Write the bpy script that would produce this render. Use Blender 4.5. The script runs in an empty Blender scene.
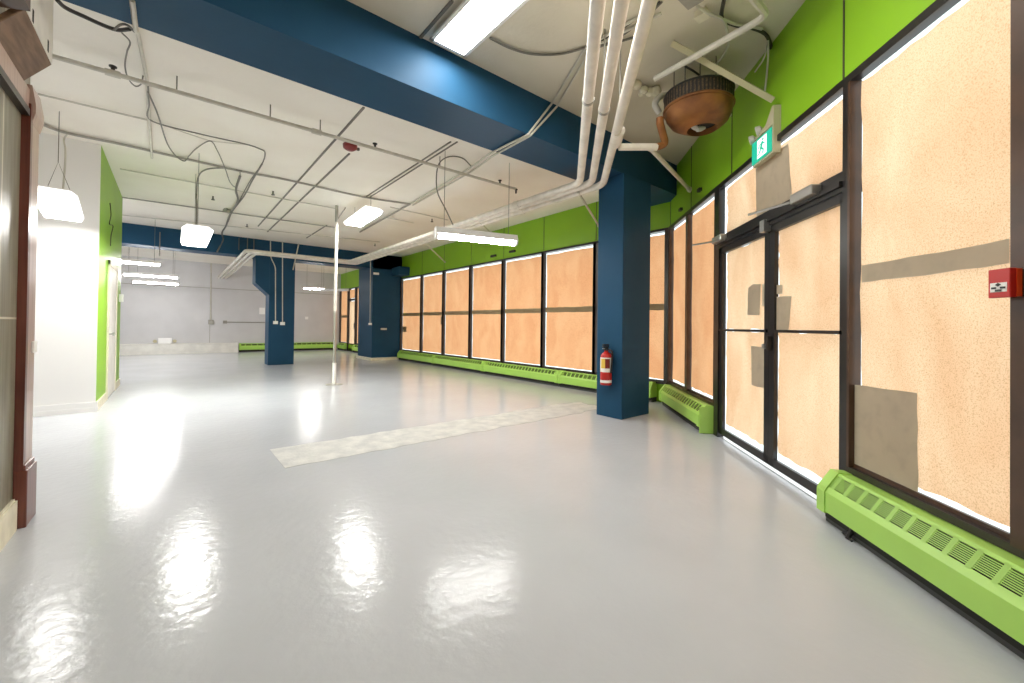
import bpy, math, random
from mathutils import Vector, Matrix
random.seed(7)
S = bpy.context.scene
COL = S.collection

# ------------------------------------------------------------------ camera, world, exposure
CAM_H = 1.2
F_PX, TH, ROLL, PITCH, HORIZON = 410.78, math.radians(39.53), math.radians(-0.688), math.radians(0.507), 322.35
fw = Vector((math.sin(TH) * math.cos(PITCH), math.cos(TH) * math.cos(PITCH), math.sin(PITCH)))
rt = Vector((math.cos(TH), -math.sin(TH), 0.0))
up = rt.cross(fw)
rt, up = rt * math.cos(ROLL) - up * math.sin(ROLL), up * math.cos(ROLL) + rt * math.sin(ROLL)
CP = Vector((0, 0, CAM_H))
cam_d = bpy.data.cameras.new('camera'); cam = bpy.data.objects.new('camera', cam_d); COL.objects.link(cam)
m3 = Matrix((rt, up, -fw)).transposed()
cam.matrix_world = Matrix.Translation(CP) @ m3.to_4x4()
cam_d.sensor_width = 36.0; cam_d.lens = F_PX / 1024 * 36.0
cam_d.shift_y = -(341.5 - HORIZON) / 1024
cam_d.clip_start = 0.02
S.camera = cam
world = bpy.data.worlds.new('daylight'); S.world = world; world.use_nodes = True
bg = world.node_tree.nodes['Background']
bg.inputs[0].default_value = (0.93, 0.97, 1.0, 1); bg.inputs[1].default_value = 1.85
S.view_settings.view_transform = 'Standard'; S.view_settings.look = 'None'
S.view_settings.gamma = 1.0; S.view_settings.use_curve_mapping = False
S.view_settings.exposure = 0.2
S.cycles.max_bounces = 10; S.cycles.diffuse_bounces = 6; S.cycles.glossy_bounces = 4
S.cycles.transmission_bounces = 6; S.cycles.transparent_max_bounces = 8
S.cycles.use_denoising = True; S.cycles.sample_clamp_indirect = 6.0
LAMP = 64.0            # radiance of a fluorescent lens

# rays from the surveying camera: turn a point read off the photograph into a point on a real surface of the room
def ray(px, py): return fw + rt * ((px - 512) / F_PX) + up * ((HORIZON - py) / F_PX)
def onz(px, py, z): d = ray(px, py); return CP + d * ((z - CAM_H) / d.z)
def onx(px, py, x): d = ray(px, py); return CP + d * (x / d.x)
def ony(px, py, y): d = ray(px, py); return CP + d * (y / d.y)
WB = 2.645            # the diagonal front wall stands on x - y = WB
XA = 6.10             # the long window wall
def onB(px, py, d=0.0):
    r = ray(px, py); c = WB - d * math.sqrt(2)
    return CP + r * (c / (r.x - r.y))
R2 = math.sqrt(2)
def TB(s, d, z): return Vector((WB + s / R2 - d / R2, s / R2 + d / R2, z))      # along the diagonal wall, out from it, up
def TA(s, d, z): return Vector((XA - d, s, z))                                   # the same for the long window wall
YK = 20.17
def TK(s, d, z): return Vector((s, YK - d, z))                                   # back wall
def TI(x, y, z): return Vector((x, y, z))
def sB(px, py, d=0.0):
    p = onB(px, py, d); dd = d / R2
    return (p.y - dd) * R2, p.z
def sA(px, py, d=0.0):
    p = onx(px, py, XA - d); return p.y, p.z

# ------------------------------------------------------------------ materials
def mat(name, col, rough=0.5, metal=0.0, noise=0.0, scale=6.0, bump=0.0, bscale=40.0, coat=0.0, spec=0.5, col2=None, detail=4.0, stretch=None):
    m = bpy.data.materials.new(name); m.use_nodes = True
    nt = m.node_tree; b = nt.nodes['Principled BSDF']
    b.inputs['Roughness'].default_value = rough; b.inputs['Metallic'].default_value = metal
    b.inputs['Specular IOR Level'].default_value = spec
    if coat: b.inputs['Coat Weight'].default_value = coat; b.inputs['Coat Roughness'].default_value = 0.12
    c = (*col, 1)
    b.inputs['Base Color'].default_value = c
    tc = nt.nodes.new('ShaderNodeTexCoord')
    vec = tc.outputs['Object']
    if stretch:
        mp = nt.nodes.new('ShaderNodeMapping'); mp.inputs['Scale'].default_value = stretch
        nt.links.new(vec, mp.inputs['Vector']); vec = mp.outputs['Vector']
    if noise or col2:
        n = nt.nodes.new('ShaderNodeTexNoise'); n.inputs['Scale'].default_value = scale; n.inputs['Detail'].default_value = detail
        nt.links.new(vec, n.inputs['Vector'])
        r = nt.nodes.new('ShaderNodeValToRGB')
        a2 = col2 if col2 else tuple(max(0, x * (1 - noise)) for x in col)
        r.color_ramp.elements[0].position = 0.35; r.color_ramp.elements[1].position = 0.65
        r.color_ramp.elements[0].color = (*a2, 1); r.color_ramp.elements[1].color = c
        nt.links.new(n.outputs['Fac'], r.inputs['Fac']); nt.links.new(r.outputs['Color'], b.inputs['Base Color'])
    if bump:
        n2 = nt.nodes.new('ShaderNodeTexNoise'); n2.inputs['Scale'].default_value = bscale; n2.inputs['Detail'].default_value = 3
        nt.links.new(vec, n2.inputs['Vector'])
        bp = nt.nodes.new('ShaderNodeBump'); bp.inputs['Strength'].default_value = bump; bp.inputs['Distance'].default_value = 0.02
        nt.links.new(n2.outputs['Fac'], bp.inputs['Height']); nt.links.new(bp.outputs['Normal'], b.inputs['Normal'])
    return m

def emit(name, col, strength):
    m = bpy.data.materials.new(name); m.use_nodes = True; nt = m.node_tree
    b = nt.nodes['Principled BSDF']; b.inputs['Base Color'].default_value = (.8, .8, .8, 1)
    b.inputs['Emission Color'].default_value = (*col, 1); b.inputs['Emission Strength'].default_value = strength
    return m

def paper(name, c1, c2, dark, speck_scale, grain, trans=0.62):
    """thin kraft paper or board: light from the street comes through it"""
    m = bpy.data.materials.new(name); m.use_nodes = True; nt = m.node_tree
    for n in list(nt.nodes): nt.nodes.remove(n)
    out = nt.nodes.new('ShaderNodeOutputMaterial'); L = nt.links.new
    tc = nt.nodes.new('ShaderNodeTexCoord'); mp = nt.nodes.new('ShaderNodeMapping'); mp.inputs['Scale'].default_value = grain
    L(tc.outputs['Object'], mp.inputs['Vector'])
    n1 = nt.nodes.new('ShaderNodeTexNoise'); n1.inputs['Scale'].default_value = 2.2; n1.inputs['Detail'].default_value = 5; n1.inputs['Distortion'].default_value = .6
    L(mp.outputs['Vector'], n1.inputs['Vector'])
    r1 = nt.nodes.new('ShaderNodeValToRGB'); r1.color_ramp.elements[0].position = .33; r1.color_ramp.elements[1].position = .67
    r1.color_ramp.elements[0].color = (*c1, 1); r1.color_ramp.elements[1].color = (*c2, 1)
    L(n1.outputs['Fac'], r1.inputs['Fac'])
    n2 = nt.nodes.new('ShaderNodeTexNoise'); n2.inputs['Scale'].default_value = speck_scale; n2.inputs['Detail'].default_value = 2
    L(tc.outputs['Object'], n2.inputs['Vector'])
    r2 = nt.nodes.new('ShaderNodeValToRGB'); r2.color_ramp.elements[0].position = .30; r2.color_ramp.elements[1].position = .52
    r2.color_ramp.elements[0].color = (*dark, 1); r2.color_ramp.elements[1].color = (1, 1, 1, 1)
    L(n2.outputs['Fac'], r2.inputs['Fac'])
    mx = nt.nodes.new('ShaderNodeMixRGB'); mx.blend_type = 'MULTIPLY'; mx.inputs['Fac'].default_value = 1
    L(r1.outputs['Color'], mx.inputs['Color1']); L(r2.outputs['Color'], mx.inputs['Color2'])
    d = nt.nodes.new('ShaderNodeBsdfDiffuse'); t = nt.nodes.new('ShaderNodeBsdfTranslucent'); s = nt.nodes.new('ShaderNodeMixShader')
    s.inputs['Fac'].default_value = trans
    L(mx.outputs['Color'], d.inputs['Color']); L(mx.outputs['Color'], t.inputs['Color'])
    L(d.outputs[0], s.inputs[1]); L(t.outputs[0], s.inputs[2]); L(s.outputs[0], out.inputs['Surface'])
    return m

def glass(name):
    m = bpy.data.materials.new(name); m.use_nodes = True; nt = m.node_tree
    for n in list(nt.nodes): nt.nodes.remove(n)
    out = nt.nodes.new('ShaderNodeOutputMaterial'); L = nt.links.new
    t = nt.nodes.new('ShaderNodeBsdfTransparent'); t.inputs[0].default_value = (.93, .96, .95, 1)
    g = nt.nodes.new('ShaderNodeBsdfGlossy'); g.inputs['Roughness'].default_value = .02
    s = nt.nodes.new('ShaderNodeMixShader'); s.inputs['Fac'].default_value = .06
    L(t.outputs[0], s.inputs[1]); L(g.outputs[0], s.inputs[2]); L(s.outputs[0], out.inputs['Surface'])
    return m

def tile_mat(name):
    m = mat(name, (.22, .21, .155), .35)
    nt = m.node_tree; L = nt.links.new; b = nt.nodes['Principled BSDF']
    tc = nt.nodes.new('ShaderNodeTexCoord'); sep = nt.nodes.new('ShaderNodeSeparateXYZ'); cb = nt.nodes.new('ShaderNodeCombineXYZ')
    L(tc.outputs['Object'], sep.inputs[0]); L(sep.outputs['Y'], cb.inputs['X']); L(sep.outputs['Z'], cb.inputs['Y'])
    mp = nt.nodes.new('ShaderNodeMapping'); mp.inputs['Location'].default_value = (.165, 0.0, 0)
    L(cb.outputs[0], mp.inputs['Vector'])
    br = nt.nodes.new('ShaderNodeTexBrick'); br.offset = 0.0; br.inputs['Scale'].default_value = 1.0
    br.inputs['Brick Width'].default_value = .58; br.inputs['Row Height'].default_value = 1.21; br.inputs['Mortar Size'].default_value = .006
    L(mp.outputs[0], br.inputs['Vector'])
    n = nt.nodes.new('ShaderNodeTexNoise'); n.inputs['Scale'].default_value = 3.0; n.inputs['Detail'].default_value = 6
    m2 = nt.nodes.new('ShaderNodeMapping'); m2.inputs['Scale'].default_value = (9, 9, .7); L(tc.outputs['Object'], m2.inputs['Vector']); L(m2.outputs[0], n.inputs['Vector'])
    r = nt.nodes.new('ShaderNodeValToRGB'); r.color_ramp.elements[0].position = .3; r.color_ramp.elements[1].position = .7
    r.color_ramp.elements[0].color = (.145, .135, .09, 1); r.color_ramp.elements[1].color = (.27, .255, .19, 1)
    L(n.outputs['Fac'], r.inputs['Fac']); L(r.outputs['Color'], br.inputs['Color1']); L(r.outputs['Color'], br.inputs['Color2'])
    br.inputs['Mortar'].default_value = (.62, .58, .47, 1)
    L(br.outputs['Color'], b.inputs['Base Color'])
    return m

M = dict(
    floor=mat('grey_epoxy', (.52, .54, .57), .18, noise=.06, scale=1.3, bump=.11, bscale=16, spec=.22),
    patch=mat('bare_concrete', (.62, .62, .59), .5, col2=(.47, .48, .47), scale=7, bump=.2, bscale=30),
    ceil=mat('painted_concrete_ceiling', (.90, .87, .80), .8, col2=(.84, .80, .72), scale=.9, bump=.12, bscale=25),
    ceilnear=mat('yellowish_concrete_ceiling', (.70, .66, .56), .8, col2=(.60, .55, .44), scale=.8, bump=.12, bscale=25),  # front bay, darker and yellower than the far bays
    white=mat('white_paint', (.88, .88, .87), .55),
    offwhite=mat('off_white_paint', (.80, .79, .74), .5, noise=.12, scale=5),
    grey=mat('grey_block_paint', (.60, .60, .615), .6, noise=.06, scale=2),
    lime=mat('lime_wall_paint', (.235, .47, .012), .42, noise=.08, scale=1.2),
    limelight=mat('lime_heater_enamel', (.42, .72, .13), .35, noise=.06, scale=4),
    blue=mat('navy_paint', (.017, .070, .138), .5, noise=.15, scale=1.5, bump=.06, bscale=12, spec=.12),
    frame=mat('bronze_frame', (.030, .021, .016), .35, noise=.3, scale=8),
    darkframe=mat('black_frame', (.014, .013, .013), .3),
    brownframe=mat('brown_reveal', (.085, .040, .020), .4, noise=.4, scale=5),
    wood=mat('mahogany', (.17, .045, .03), .3, col2=(.09, .02, .013), scale=3, stretch=(12, 12, .6), coat=.3),
    brownwood=mat('brown_board', (.20, .125, .075), .45, col2=(.10, .055, .03), scale=4, stretch=(8, 1.2, 8)),
    pinkwood=mat('pale_varnished_wood', (.47, .33, .27), .28, col2=(.36, .235, .19), scale=4, stretch=(10, 10, .8), coat=.3),
    cream=mat('cream_trim', (.80, .76, .60), .5, noise=.15, scale=9),
    pipe=mat('white_pipe_paint', (.82, .77, .69), .45, noise=.18, scale=7),
    conduit=mat('grey_conduit', (.36, .35, .31), .45, noise=.2, scale=9),
    palecond=mat('painted_conduit', (.62, .60, .53), .5, noise=.15, scale=9),
    cable=mat('dark_cable', (.04, .037, .033), .5),
    greycable=mat('grey_cable', (.16, .155, .135), .5),
    steel=mat('brushed_steel', (.55, .55, .53), .32, metal=.9),
    rust=mat('rusty_copper', (.36, .15, .045), .42, metal=.35, col2=(.17, .065, .025), scale=5),
    mesh=mat('rusty_mesh', (.16, .10, .05), .6, col2=(.03, .022, .014), scale=60, detail=1),
    rag=mat('grey_rag', (.55, .53, .52), .8),
    red=mat('red_paint', (.50, .014, .010), .35),
    orange=mat('red_painted_lit', (.85, .09, .02), .35),  # alarm box red made brighter: light on its side put into the colour
    darkred=mat('dark_red', (.20, .015, .012), .4),
    label=mat('white_label', (.85, .83, .8), .5),
    yellow=mat('yellow_label', (.75, .50, .07), .5),
    black=mat('black_plastic', (.015, .015, .015), .4),
    signgreen=mat('sign_green', (.0, .36, .22), .4),
    beige=mat('beige_housing', (.50, .46, .30), .45),
    dark=mat('recess_shade', (.018, .018, .016), .8),  # near black, stands in for shade inside recesses
    fins=mat('dark_base', (.06, .06, .06), .6),
    tile=tile_mat('olive_wall_tile'),
    tape=mat('grey_tape', (.40, .375, .30), .5),
    lens=emit('lit_lens', (1.0, .985, .95), LAMP),
    softlens=emit('lit_wide_lens', (1.0, .985, .95), LAMP * .62),
    walllens=emit('lit_wall_lens', (1.0, .985, .95), LAMP * .36),
    cover=emit('lit_clear_cover', (1.0, .985, .95), LAMP * .035),
    backtube=emit('lit_back_tube', (1.0, .985, .96), LAMP * 1.6),
    tube=emit('lit_tube', (1.0, .985, .95), LAMP * .9),
    glass=glass('window_glass'),
    paperB=paper('pale_kraft_paper', (.79, .49, .29), (.90, .65, .43), (.76, .67, .59), 170, (1, 1, .55)),
    paperA=paper('orange_board', (.76, .37, .18), (.82, .45, .235), (.80, .70, .62), 110, (1.0, 1.4, .8)),
    patchsheet=paper('grey_patch_sheet', (.58, .51, .40), (.63, .56, .44), (.92, .92, .92), 12, (1, 1, 1), .42),
    tapesheet=paper('olive_tape', (.36, .285, .17), (.42, .33, .20), (.9, .9, .9), 12, (1, 1, 1), .3),
)
# signs glow a little: their green panel is lit from behind
M['exitgreen'] = emit('lit_sign_green', (.02, .60, .38), .55); M['exitgreen'].node_tree.nodes['Principled BSDF'].inputs['Base Color'].default_value = (.0, .3, .2, 1)
M['exitwhite'] = emit('lit_sign_white', (.9, 1, .95), .75)

# ------------------------------------------------------------------ mesh builder
class MB:
    def __init__(s): s.v = []; s.f = []; s.mi = []
    def quad(s, pts, mi=0):
        i = len(s.v); s.v += [Vector(p) for p in pts]; s.f.append(tuple(range(i, i + len(pts)))); s.mi.append(mi); return s
    def box(s, a, b, T=TI, mi=0):
        (x0, y0, z0), (x1, y1, z1) = a, b
        x0, x1 = sorted((x0, x1)); y0, y1 = sorted((y0, y1)); z0, z1 = sorted((z0, z1))
        i = len(s.v)
        for z in (z0, z1):
            for x, y in ((x0, y0), (x1, y0), (x1, y1), (x0, y1)): s.v.append(T(x, y, z))
        for q in ((3, 2, 1, 0), (4, 5, 6, 7), (0, 1, 5, 4), (1, 2, 6, 5), (2, 3, 7, 6), (3, 0, 4, 7)):
            s.f.append(tuple(i + k for k in q)); s.mi.append(mi)
        return s
    def prism(s, poly, z0, z1, T=TI, mi=0):
        """horizontal polygon (a, b) extruded in z"""
        i = len(s.v); n = len(poly)
        for z in (z0, z1):
            for a, b in poly: s.v.append(T(a, b, z))
        s.f.append(tuple(i + k for k in reversed(range(n)))); s.f.append(tuple(i + n + k for k in range(n))); s.mi += [mi, mi]
        for k in range(n):
            s.f.append((i + k, i + (k + 1) % n, i + n + (k + 1) % n, i + n + k)); s.mi.append(mi)
        return s
    def extr(s, prof, s0, s1, T, mi=0, caps=True, closed=True):
        """profile of (d, z) swept along s"""
        i = len(s.v); n = len(prof)
        for ss in (s0, s1):
            for d, z in prof: s.v.append(T(ss, d, z))
        rng = range(n) if closed else range(n - 1)
        for k in rng:
            s.f.append((i + k, i + (k + 1) % n, i + n + (k + 1) % n, i + n + k)); s.mi.append(mi)
        if caps:
            s.f.append(tuple(i + k for k in reversed(range(n)))); s.f.append(tuple(i + n + k for k in range(n))); s.mi += [mi, mi]
        return s
    def tube(s, pts, r, seg=8, mi=0, cap=True):
        pts = [Vector(p) for p in pts]
        pts = [p for k, p in enumerate(pts) if k == 0 or (p - pts[k - 1]).length > 1e-5]
        n = len(pts); base = len(s.v); prev = None
        for k, p in enumerate(pts):
            t = (pts[min(k + 1, n - 1)] - pts[max(k - 1, 0)]).normalized()
            if prev is None:
                a = Vector((0, 0, 1)) if abs(t.z) < .9 else Vector((1, 0, 0))
                u = t.cross(a).normalized()
            else:
                u = (prev - t * prev.dot(t)).normalized()
            prev = u; w = t.cross(u)
            rr = r[k] if isinstance(r, (list, tuple)) else r
            for j in range(seg):
                a = 2 * math.pi * j / seg
                s.v.append(p + (u * math.cos(a) + w * math.sin(a)) * rr)
        for k in range(n - 1):
            for j in range(seg):
                s.f.append((base + k * seg + j, base + k * seg + (j + 1) % seg, base + (k + 1) * seg + (j + 1) % seg, base + (k + 1) * seg + j)); s.mi.append(mi)
        if cap:
            s.f.append(tuple(base + j for j in reversed(range(seg)))); s.f.append(tuple(base + (n - 1) * seg + j for j in range(seg))); s.mi += [mi, mi]
        return s
    def lathe(s, prof, c, seg=24, mi=0, axis=None):
        """profile of (r, h) about an axis through c (vertical by default)"""
        c = Vector(c); ax = (Vector(axis) if axis else Vector((0, 0, 1))).normalized()
        a = Vector((1, 0, 0)) if abs(ax.x) < .9 else Vector((0, 1, 0))
        u = ax.cross(a).normalized(); w = ax.cross(u)
        i = len(s.v)
        for r, h in prof:
            for j in range(seg):
                t = 2 * math.pi * j / seg; s.v.append(c + ax * h + (u * math.cos(t) + w * math.sin(t)) * max(r, 1e-4))
        for k in range(len(prof) - 1):
            for j in range(seg):
                s.f.append((i + k * seg + j, i + k * seg + (j + 1) % seg, i + (k + 1) * seg + (j + 1) % seg, i + (k + 1) * seg + j)); s.mi.append(mi)
        s.f.append(tuple(i + j for j in reversed(range(seg)))); s.mi.append(mi)
        k = len(prof) - 1; s.f.append(tuple(i + k * seg + j for j in range(seg))); s.mi.append(mi)
        return s
    def build(s, name, mats, parent=None, smooth=False, bevel=0.0):
        me = bpy.data.meshes.new(name)
        off = world_loc(parent) if parent else Vector((0, 0, 0))
        me.from_pydata([tuple(p - off) for p in s.v], [], s.f)
        mats = mats if isinstance(mats, (list, tuple)) else [mats]
        for m in mats: me.materials.append(m)
        for p, k in zip(me.polygons, s.mi): p.material_index = k; p.use_smooth = smooth
        o = bpy.data.objects.new(name, me); COL.objects.link(o)
        import bmesh
        b = bmesh.new(); b.from_mesh(me); bmesh.ops.recalc_face_normals(b, faces=b.faces); b.to_mesh(me); b.free()
        if smooth: 
            try: me.set_sharp_from_angle(angle=math.radians(40))
            except Exception: pass
        if parent: o.parent = parent
        if bevel:
            bm_ = o.modifiers.new('bevel', 'BEVEL'); bm_.width = bevel; bm_.segments = 2; bm_.limit_method = 'ANGLE'
        return o

def world_loc(o):
    l = Vector(o.location); p = o.parent
    while p: l += Vector(p.location); p = p.parent
    return l
def tag(o, label=None, cat=None, group=None, kind=None):
    if label: o['label'] = label
    if cat: o['category'] = cat
    if group: o['group'] = group
    if kind: o['kind'] = kind
    return o
def thing(name, loc, label, cat, group=None, kind=None):
    e = bpy.data.objects.new(name, None); e.empty_display_size = .1; e.location = loc; COL.objects.link(e)
    return tag(e, label, cat, group, kind)
def struct(mb, name, m, **k):
    o = mb.build(name, m, **k)
    if not k.get('parent'): o['kind'] = 'structure'
    return o
def smoothline(pts, n=6):
    """Catmull-Rom through the points"""
    pts = [Vector(p) for p in pts]
    if len(pts) < 3: return pts
    out = []
    P = [pts[0] * 2 - pts[1]] + pts + [pts[-1] * 2 - pts[-2]]
    for k in range(1, len(P) - 2):
        a, b, c, d = P[k - 1], P[k], P[k + 1], P[k + 2]
        for j in range(n):
            t = j / n
            out.append(.5 * ((2 * b) + (c - a) * t + (2 * a - 5 * b + 4 * c - d) * t * t + (3 * b - a - 3 * c + d) * t ** 3))
    return out + [pts[-1]]
def bend(pts, r=.12, n=5):
    """polyline with rounded corners"""
    pts = [Vector(p) for p in pts]; out = [pts[0]]
    for k in range(1, len(pts) - 1):
        a, b, c = pts[k - 1], pts[k], pts[k + 1]
        u = (a - b); w = (c - b); q = min(r, u.length * .45, w.length * .45)
        p0 = b + u.normalized() * q; p1 = b + w.normalized() * q
        for j in range(n + 1):
            t = j / n; out.append(p0 * (1 - t) ** 2 + b * 2 * t * (1 - t) + p1 * t * t)
    return out + [pts[-1]]

# ------------------------------------------------------------------ room shell
ZN, ZF = 3.668, 3.55          # ceiling of the front bay and of the far bays
Y1, Y1B, ZB1 = 3.22, 3.80, 3.217   # front beam
Y2, Y2B, ZB2 = 13.43, 14.0, 3.062  # far beam
XL, YW, XG, YG = -0.692, 7.72, -0.774, 10.75
XLL = -4.0; YBK = -1.5
CY = XA - WB                   # y of the corner where the diagonal wall meets the long one

struct(MB().prism([(XLL - .2, YBK - .2), (WB + .06 + YBK - .2, YBK - .2), (XA + .06, CY), (XA + .06, YK + .2), (XLL - .2, YK + .2)], -.12, 0), 'floor', M['floor'])
# bare concrete strip let into the grey floor, its edges ragged towards the window wall
def ragged(a, b, n, amp, seed):
    rnd = random.Random(seed); a, b = Vector(a), Vector(b); out = []
    d = (b - a); nrm = Vector((-d.y, d.x, 0)).normalized()
    for k in range(n):
        t = k / n; out.append(a + d * t + nrm * rnd.uniform(-amp, amp) * (0.25 + t if k else 0))
    return out
pp = ragged((.732, 3.815, 0), (4.95, 3.83, 0), 40, .035, 1) + ragged((4.95, 3.83, 0), (5.0, 4.40, 0), 8, .06, 2) + \
     list(reversed(ragged((.725, 4.46, 0), (5.0, 4.40, 0), 40, .035, 3)))
struct(MB().prism([(p.x, p.y) for p in pp], 0.0005, .003), 'floor_patch', M['patch'])
mb = MB()
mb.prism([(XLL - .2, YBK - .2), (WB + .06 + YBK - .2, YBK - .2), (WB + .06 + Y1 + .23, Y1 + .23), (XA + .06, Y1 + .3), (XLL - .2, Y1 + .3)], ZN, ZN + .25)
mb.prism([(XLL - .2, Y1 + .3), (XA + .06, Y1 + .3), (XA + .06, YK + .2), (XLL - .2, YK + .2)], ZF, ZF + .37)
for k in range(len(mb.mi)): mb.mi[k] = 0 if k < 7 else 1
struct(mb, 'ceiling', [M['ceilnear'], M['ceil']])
tag(struct(MB().prism([(XLL, Y1), (Y1 + WB, Y1), (XA, CY), (XA, Y1B), (XLL, Y1B)], ZB1, ZN), 'ceiling_beam', M['blue']),
    'wide navy blue ceiling beam crossing above the front of the room', 'beam')
tag(struct(MB().box((XLL, Y2, ZB2), (XA, Y2B, ZF)), 'ceiling_beam', M['blue']),
    'distant navy blue beam across the back of the room', 'beam')
# left side
struct(MB().box((XL - .2, YBK, 0), (XL, 3.80, ZN)), 'wall_left', M['tile'])
struct(MB().box((XL + .0, 2.6, 2.84), (XL + .07, 3.91, ZN)), 'trim_1', M['offwhite'])
struct(MB().box((XLL, 3.6, 0), (XL - .2, 3.80, ZF)), 'wall_left_return', M['white'])
mb = MB().box((XLL, YW, 0), (XG, YG, ZF))
o = struct(mb, 'wall_left_far', [M['white'], M['lime']])
for p in o.data.polygons:
    if p.normal.x > .9: p.material_index = 1
struct(MB().box((XLL - .2, 3.6, 0), (XLL, YK + .2, ZF)), 'wall_far_left', M['white'])
struct(MB().box((XLL - .2, YK, 0), (XA + .3, YK + .2, ZF)), 'wall_back', M['grey'])
struct(MB().box((XL - .2, YBK - .2, 0), (WB + YBK + .4, YBK, ZN)), 'wall_behind', M['white'])
struct(MB().box((XLL, YW - .018, 0), (XG + .018, YW, .13)).box((XLL, YW - .024, .0), (XG + .024, YW, .06)), 'baseboard_left', M['white'])
struct(MB().box((XL, YBK, 0), (XL + .022, 3.61, .17)).box((XL, YBK, .15), (XL + .012, 3.61, .18)), 'baseboard_tile', M['cream'])

# diagonal front wall: green band over the glazing, low wall under it, street side closed at the ends
SC = CY * R2                                  # s of the corner
S_END = YBK * R2 - .3
struct(MB().box((S_END, -.035, 2.80), (SC + .03, 0, ZN), TB), 'wall_right', M['lime'])
lowB = MB().box((S_END, -.05, 0), (.66 * R2, 0, .32), TB).box((2.12 * R2, -.05, 0), (SC + .1, 0, .32), TB)
struct(lowB, 'wall_right_low', M['frame'])
# long window wall
struct(MB().box((CY, -.06, 2.80), (YK, 0, ZF + .2), TA), 'wall_windows', M['lime'])
struct(MB().box((CY, -.05, 0), (YK, 0, .30), TA), 'wall_windows_low', M['lime'])
# thin panel joints in the green bands
sm = MB()
for ss in (4.94, 6.35, 7.73, 9.13, 10.54, 11.92): sm.box((ss - .006, 0, 2.83), (ss + .006, .004, ZF), TA)
struct(sm, 'trim_2', M['cable'])
sm = MB()
for ss in (.686 * R2, 1.86 * R2, 2.75 * R2, SC - .03): sm.box((ss - .007, 0, 2.83), (ss + .007, .004, ZN), TB)
struct(sm, 'trim_3', M['cable'])
# head trims and sills
struct(MB().box((S_END, -.03, 2.755), (SC, .03, 2.805), TB), 'trim_4', M['darkframe'])
struct(MB().box((CY, -.1, 2.765), (YK, .025, 2.805), TA), 'trim_5', M['darkframe'])
struct(MB().box((S_END, -.03, .315), (.63 * R2, .03, .352), TB).box((2.12 * R2, -.03, .315), (SC, .03, .35), TB), 'trim_6', M['frame'])
struct(MB().box((CY, -.03, .295), (YK, .03, .335), TA), 'trim_7', M['frame'])

# ------------------------------------------------------------------ windows, boards and papers
nwin = [0]
def window(s0, s1, z0, z1, T, wl=.06, wr=.06, depth=.045, back=.04, m='frame'):
    """frame of two posts and two rails, one pane set at the street side"""
    nwin[0] += 1
    f = MB().box((s0, -back, z0), (s0 + wl, depth, z1), T).box((s1 - wr, -back, z0), (s1, depth, z1), T)
    f.box((s0, -.015, z0), (s1, .0, z0 + .03), T)
    o = struct(f, 'window_%d' % nwin[0], M[m])
    MB().box((s0 + wl - .01, -.040, z0), (s1 - wr + .01, -.036, z1 + .03), T).build('glass', M['glass'], o)
    return o

def sheet(name, s0, s1, z0, z1, T, m, label, cat, group=None, d=-.024, wob=.012, seed=0, wave=.006, parent=None, nx=10, nz=16):
    """one sheet of paper or board with a hand cut outline and a slight billow"""
    rnd = random.Random(seed * 77 + 5); b = MB()
    jl = [rnd.uniform(0, wob) for _ in range(nz + 1)]; jr = [rnd.uniform(0, wob) for _ in range(nz + 1)]
    jt = [rnd.uniform(0, wob) for _ in range(nx + 1)]; jb = [rnd.uniform(0, wob) for _ in range(nx + 1)]
    ph = rnd.uniform(0, 6)
    for k in range(nz + 1):
        for j in range(nx + 1):
            u, v = j / nx, k / nz
            ss = s0 + jl[k] + (s1 - jr[k] - s0 - jl[k]) * u
            zz = z0 + jb[j] + (z1 - jt[j] - z0 - jb[j]) * v
            b.v.append(T(ss, d + wave * math.sin(ph + u * 5 + v * 3) * math.sin(2.4 * v * 3 + ph), zz))
    for k in range(nz):
        for j in range(nx):
            i = k * (nx + 1) + j; b.f.append((i, i + 1, i + nx + 2, i + nx + 1)); b.mi.append(0)
    o = b.build(name, M[m], parent, smooth=True)
    if parent is None: tag(o, label, cat, group)
    elif label: o['label'] = label
    return o

def strip(name, pts, T, m, d0, parent, label=None, jag=.004, seed=0):
    """flat piece of tape or paper stuck on a sheet: corner points (s, z)"""
    rnd = random.Random(seed + 31); b = MB(); P = []
    n = len(pts)
    for k in range(n):
        (a, za), (c, zc) = pts[k], pts[(k + 1) % n]
        L = math.hypot(c - a, zc - za); q = max(1, int(L / .08))
        for j in range(q):
            t = j / q; e = jag if j else 0
            P.append((a + (c - a) * t + rnd.uniform(-e, e), za + (zc - za) * t + rnd.uniform(-e, e)))
    b.quad([T(a, d0, z) for a, z in P]); b.quad([T(a, d0 - .0012, z) for a, z in P])
    o = b.build(name, M[m], parent)
    if label: o['label'] = label
    return o

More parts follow.
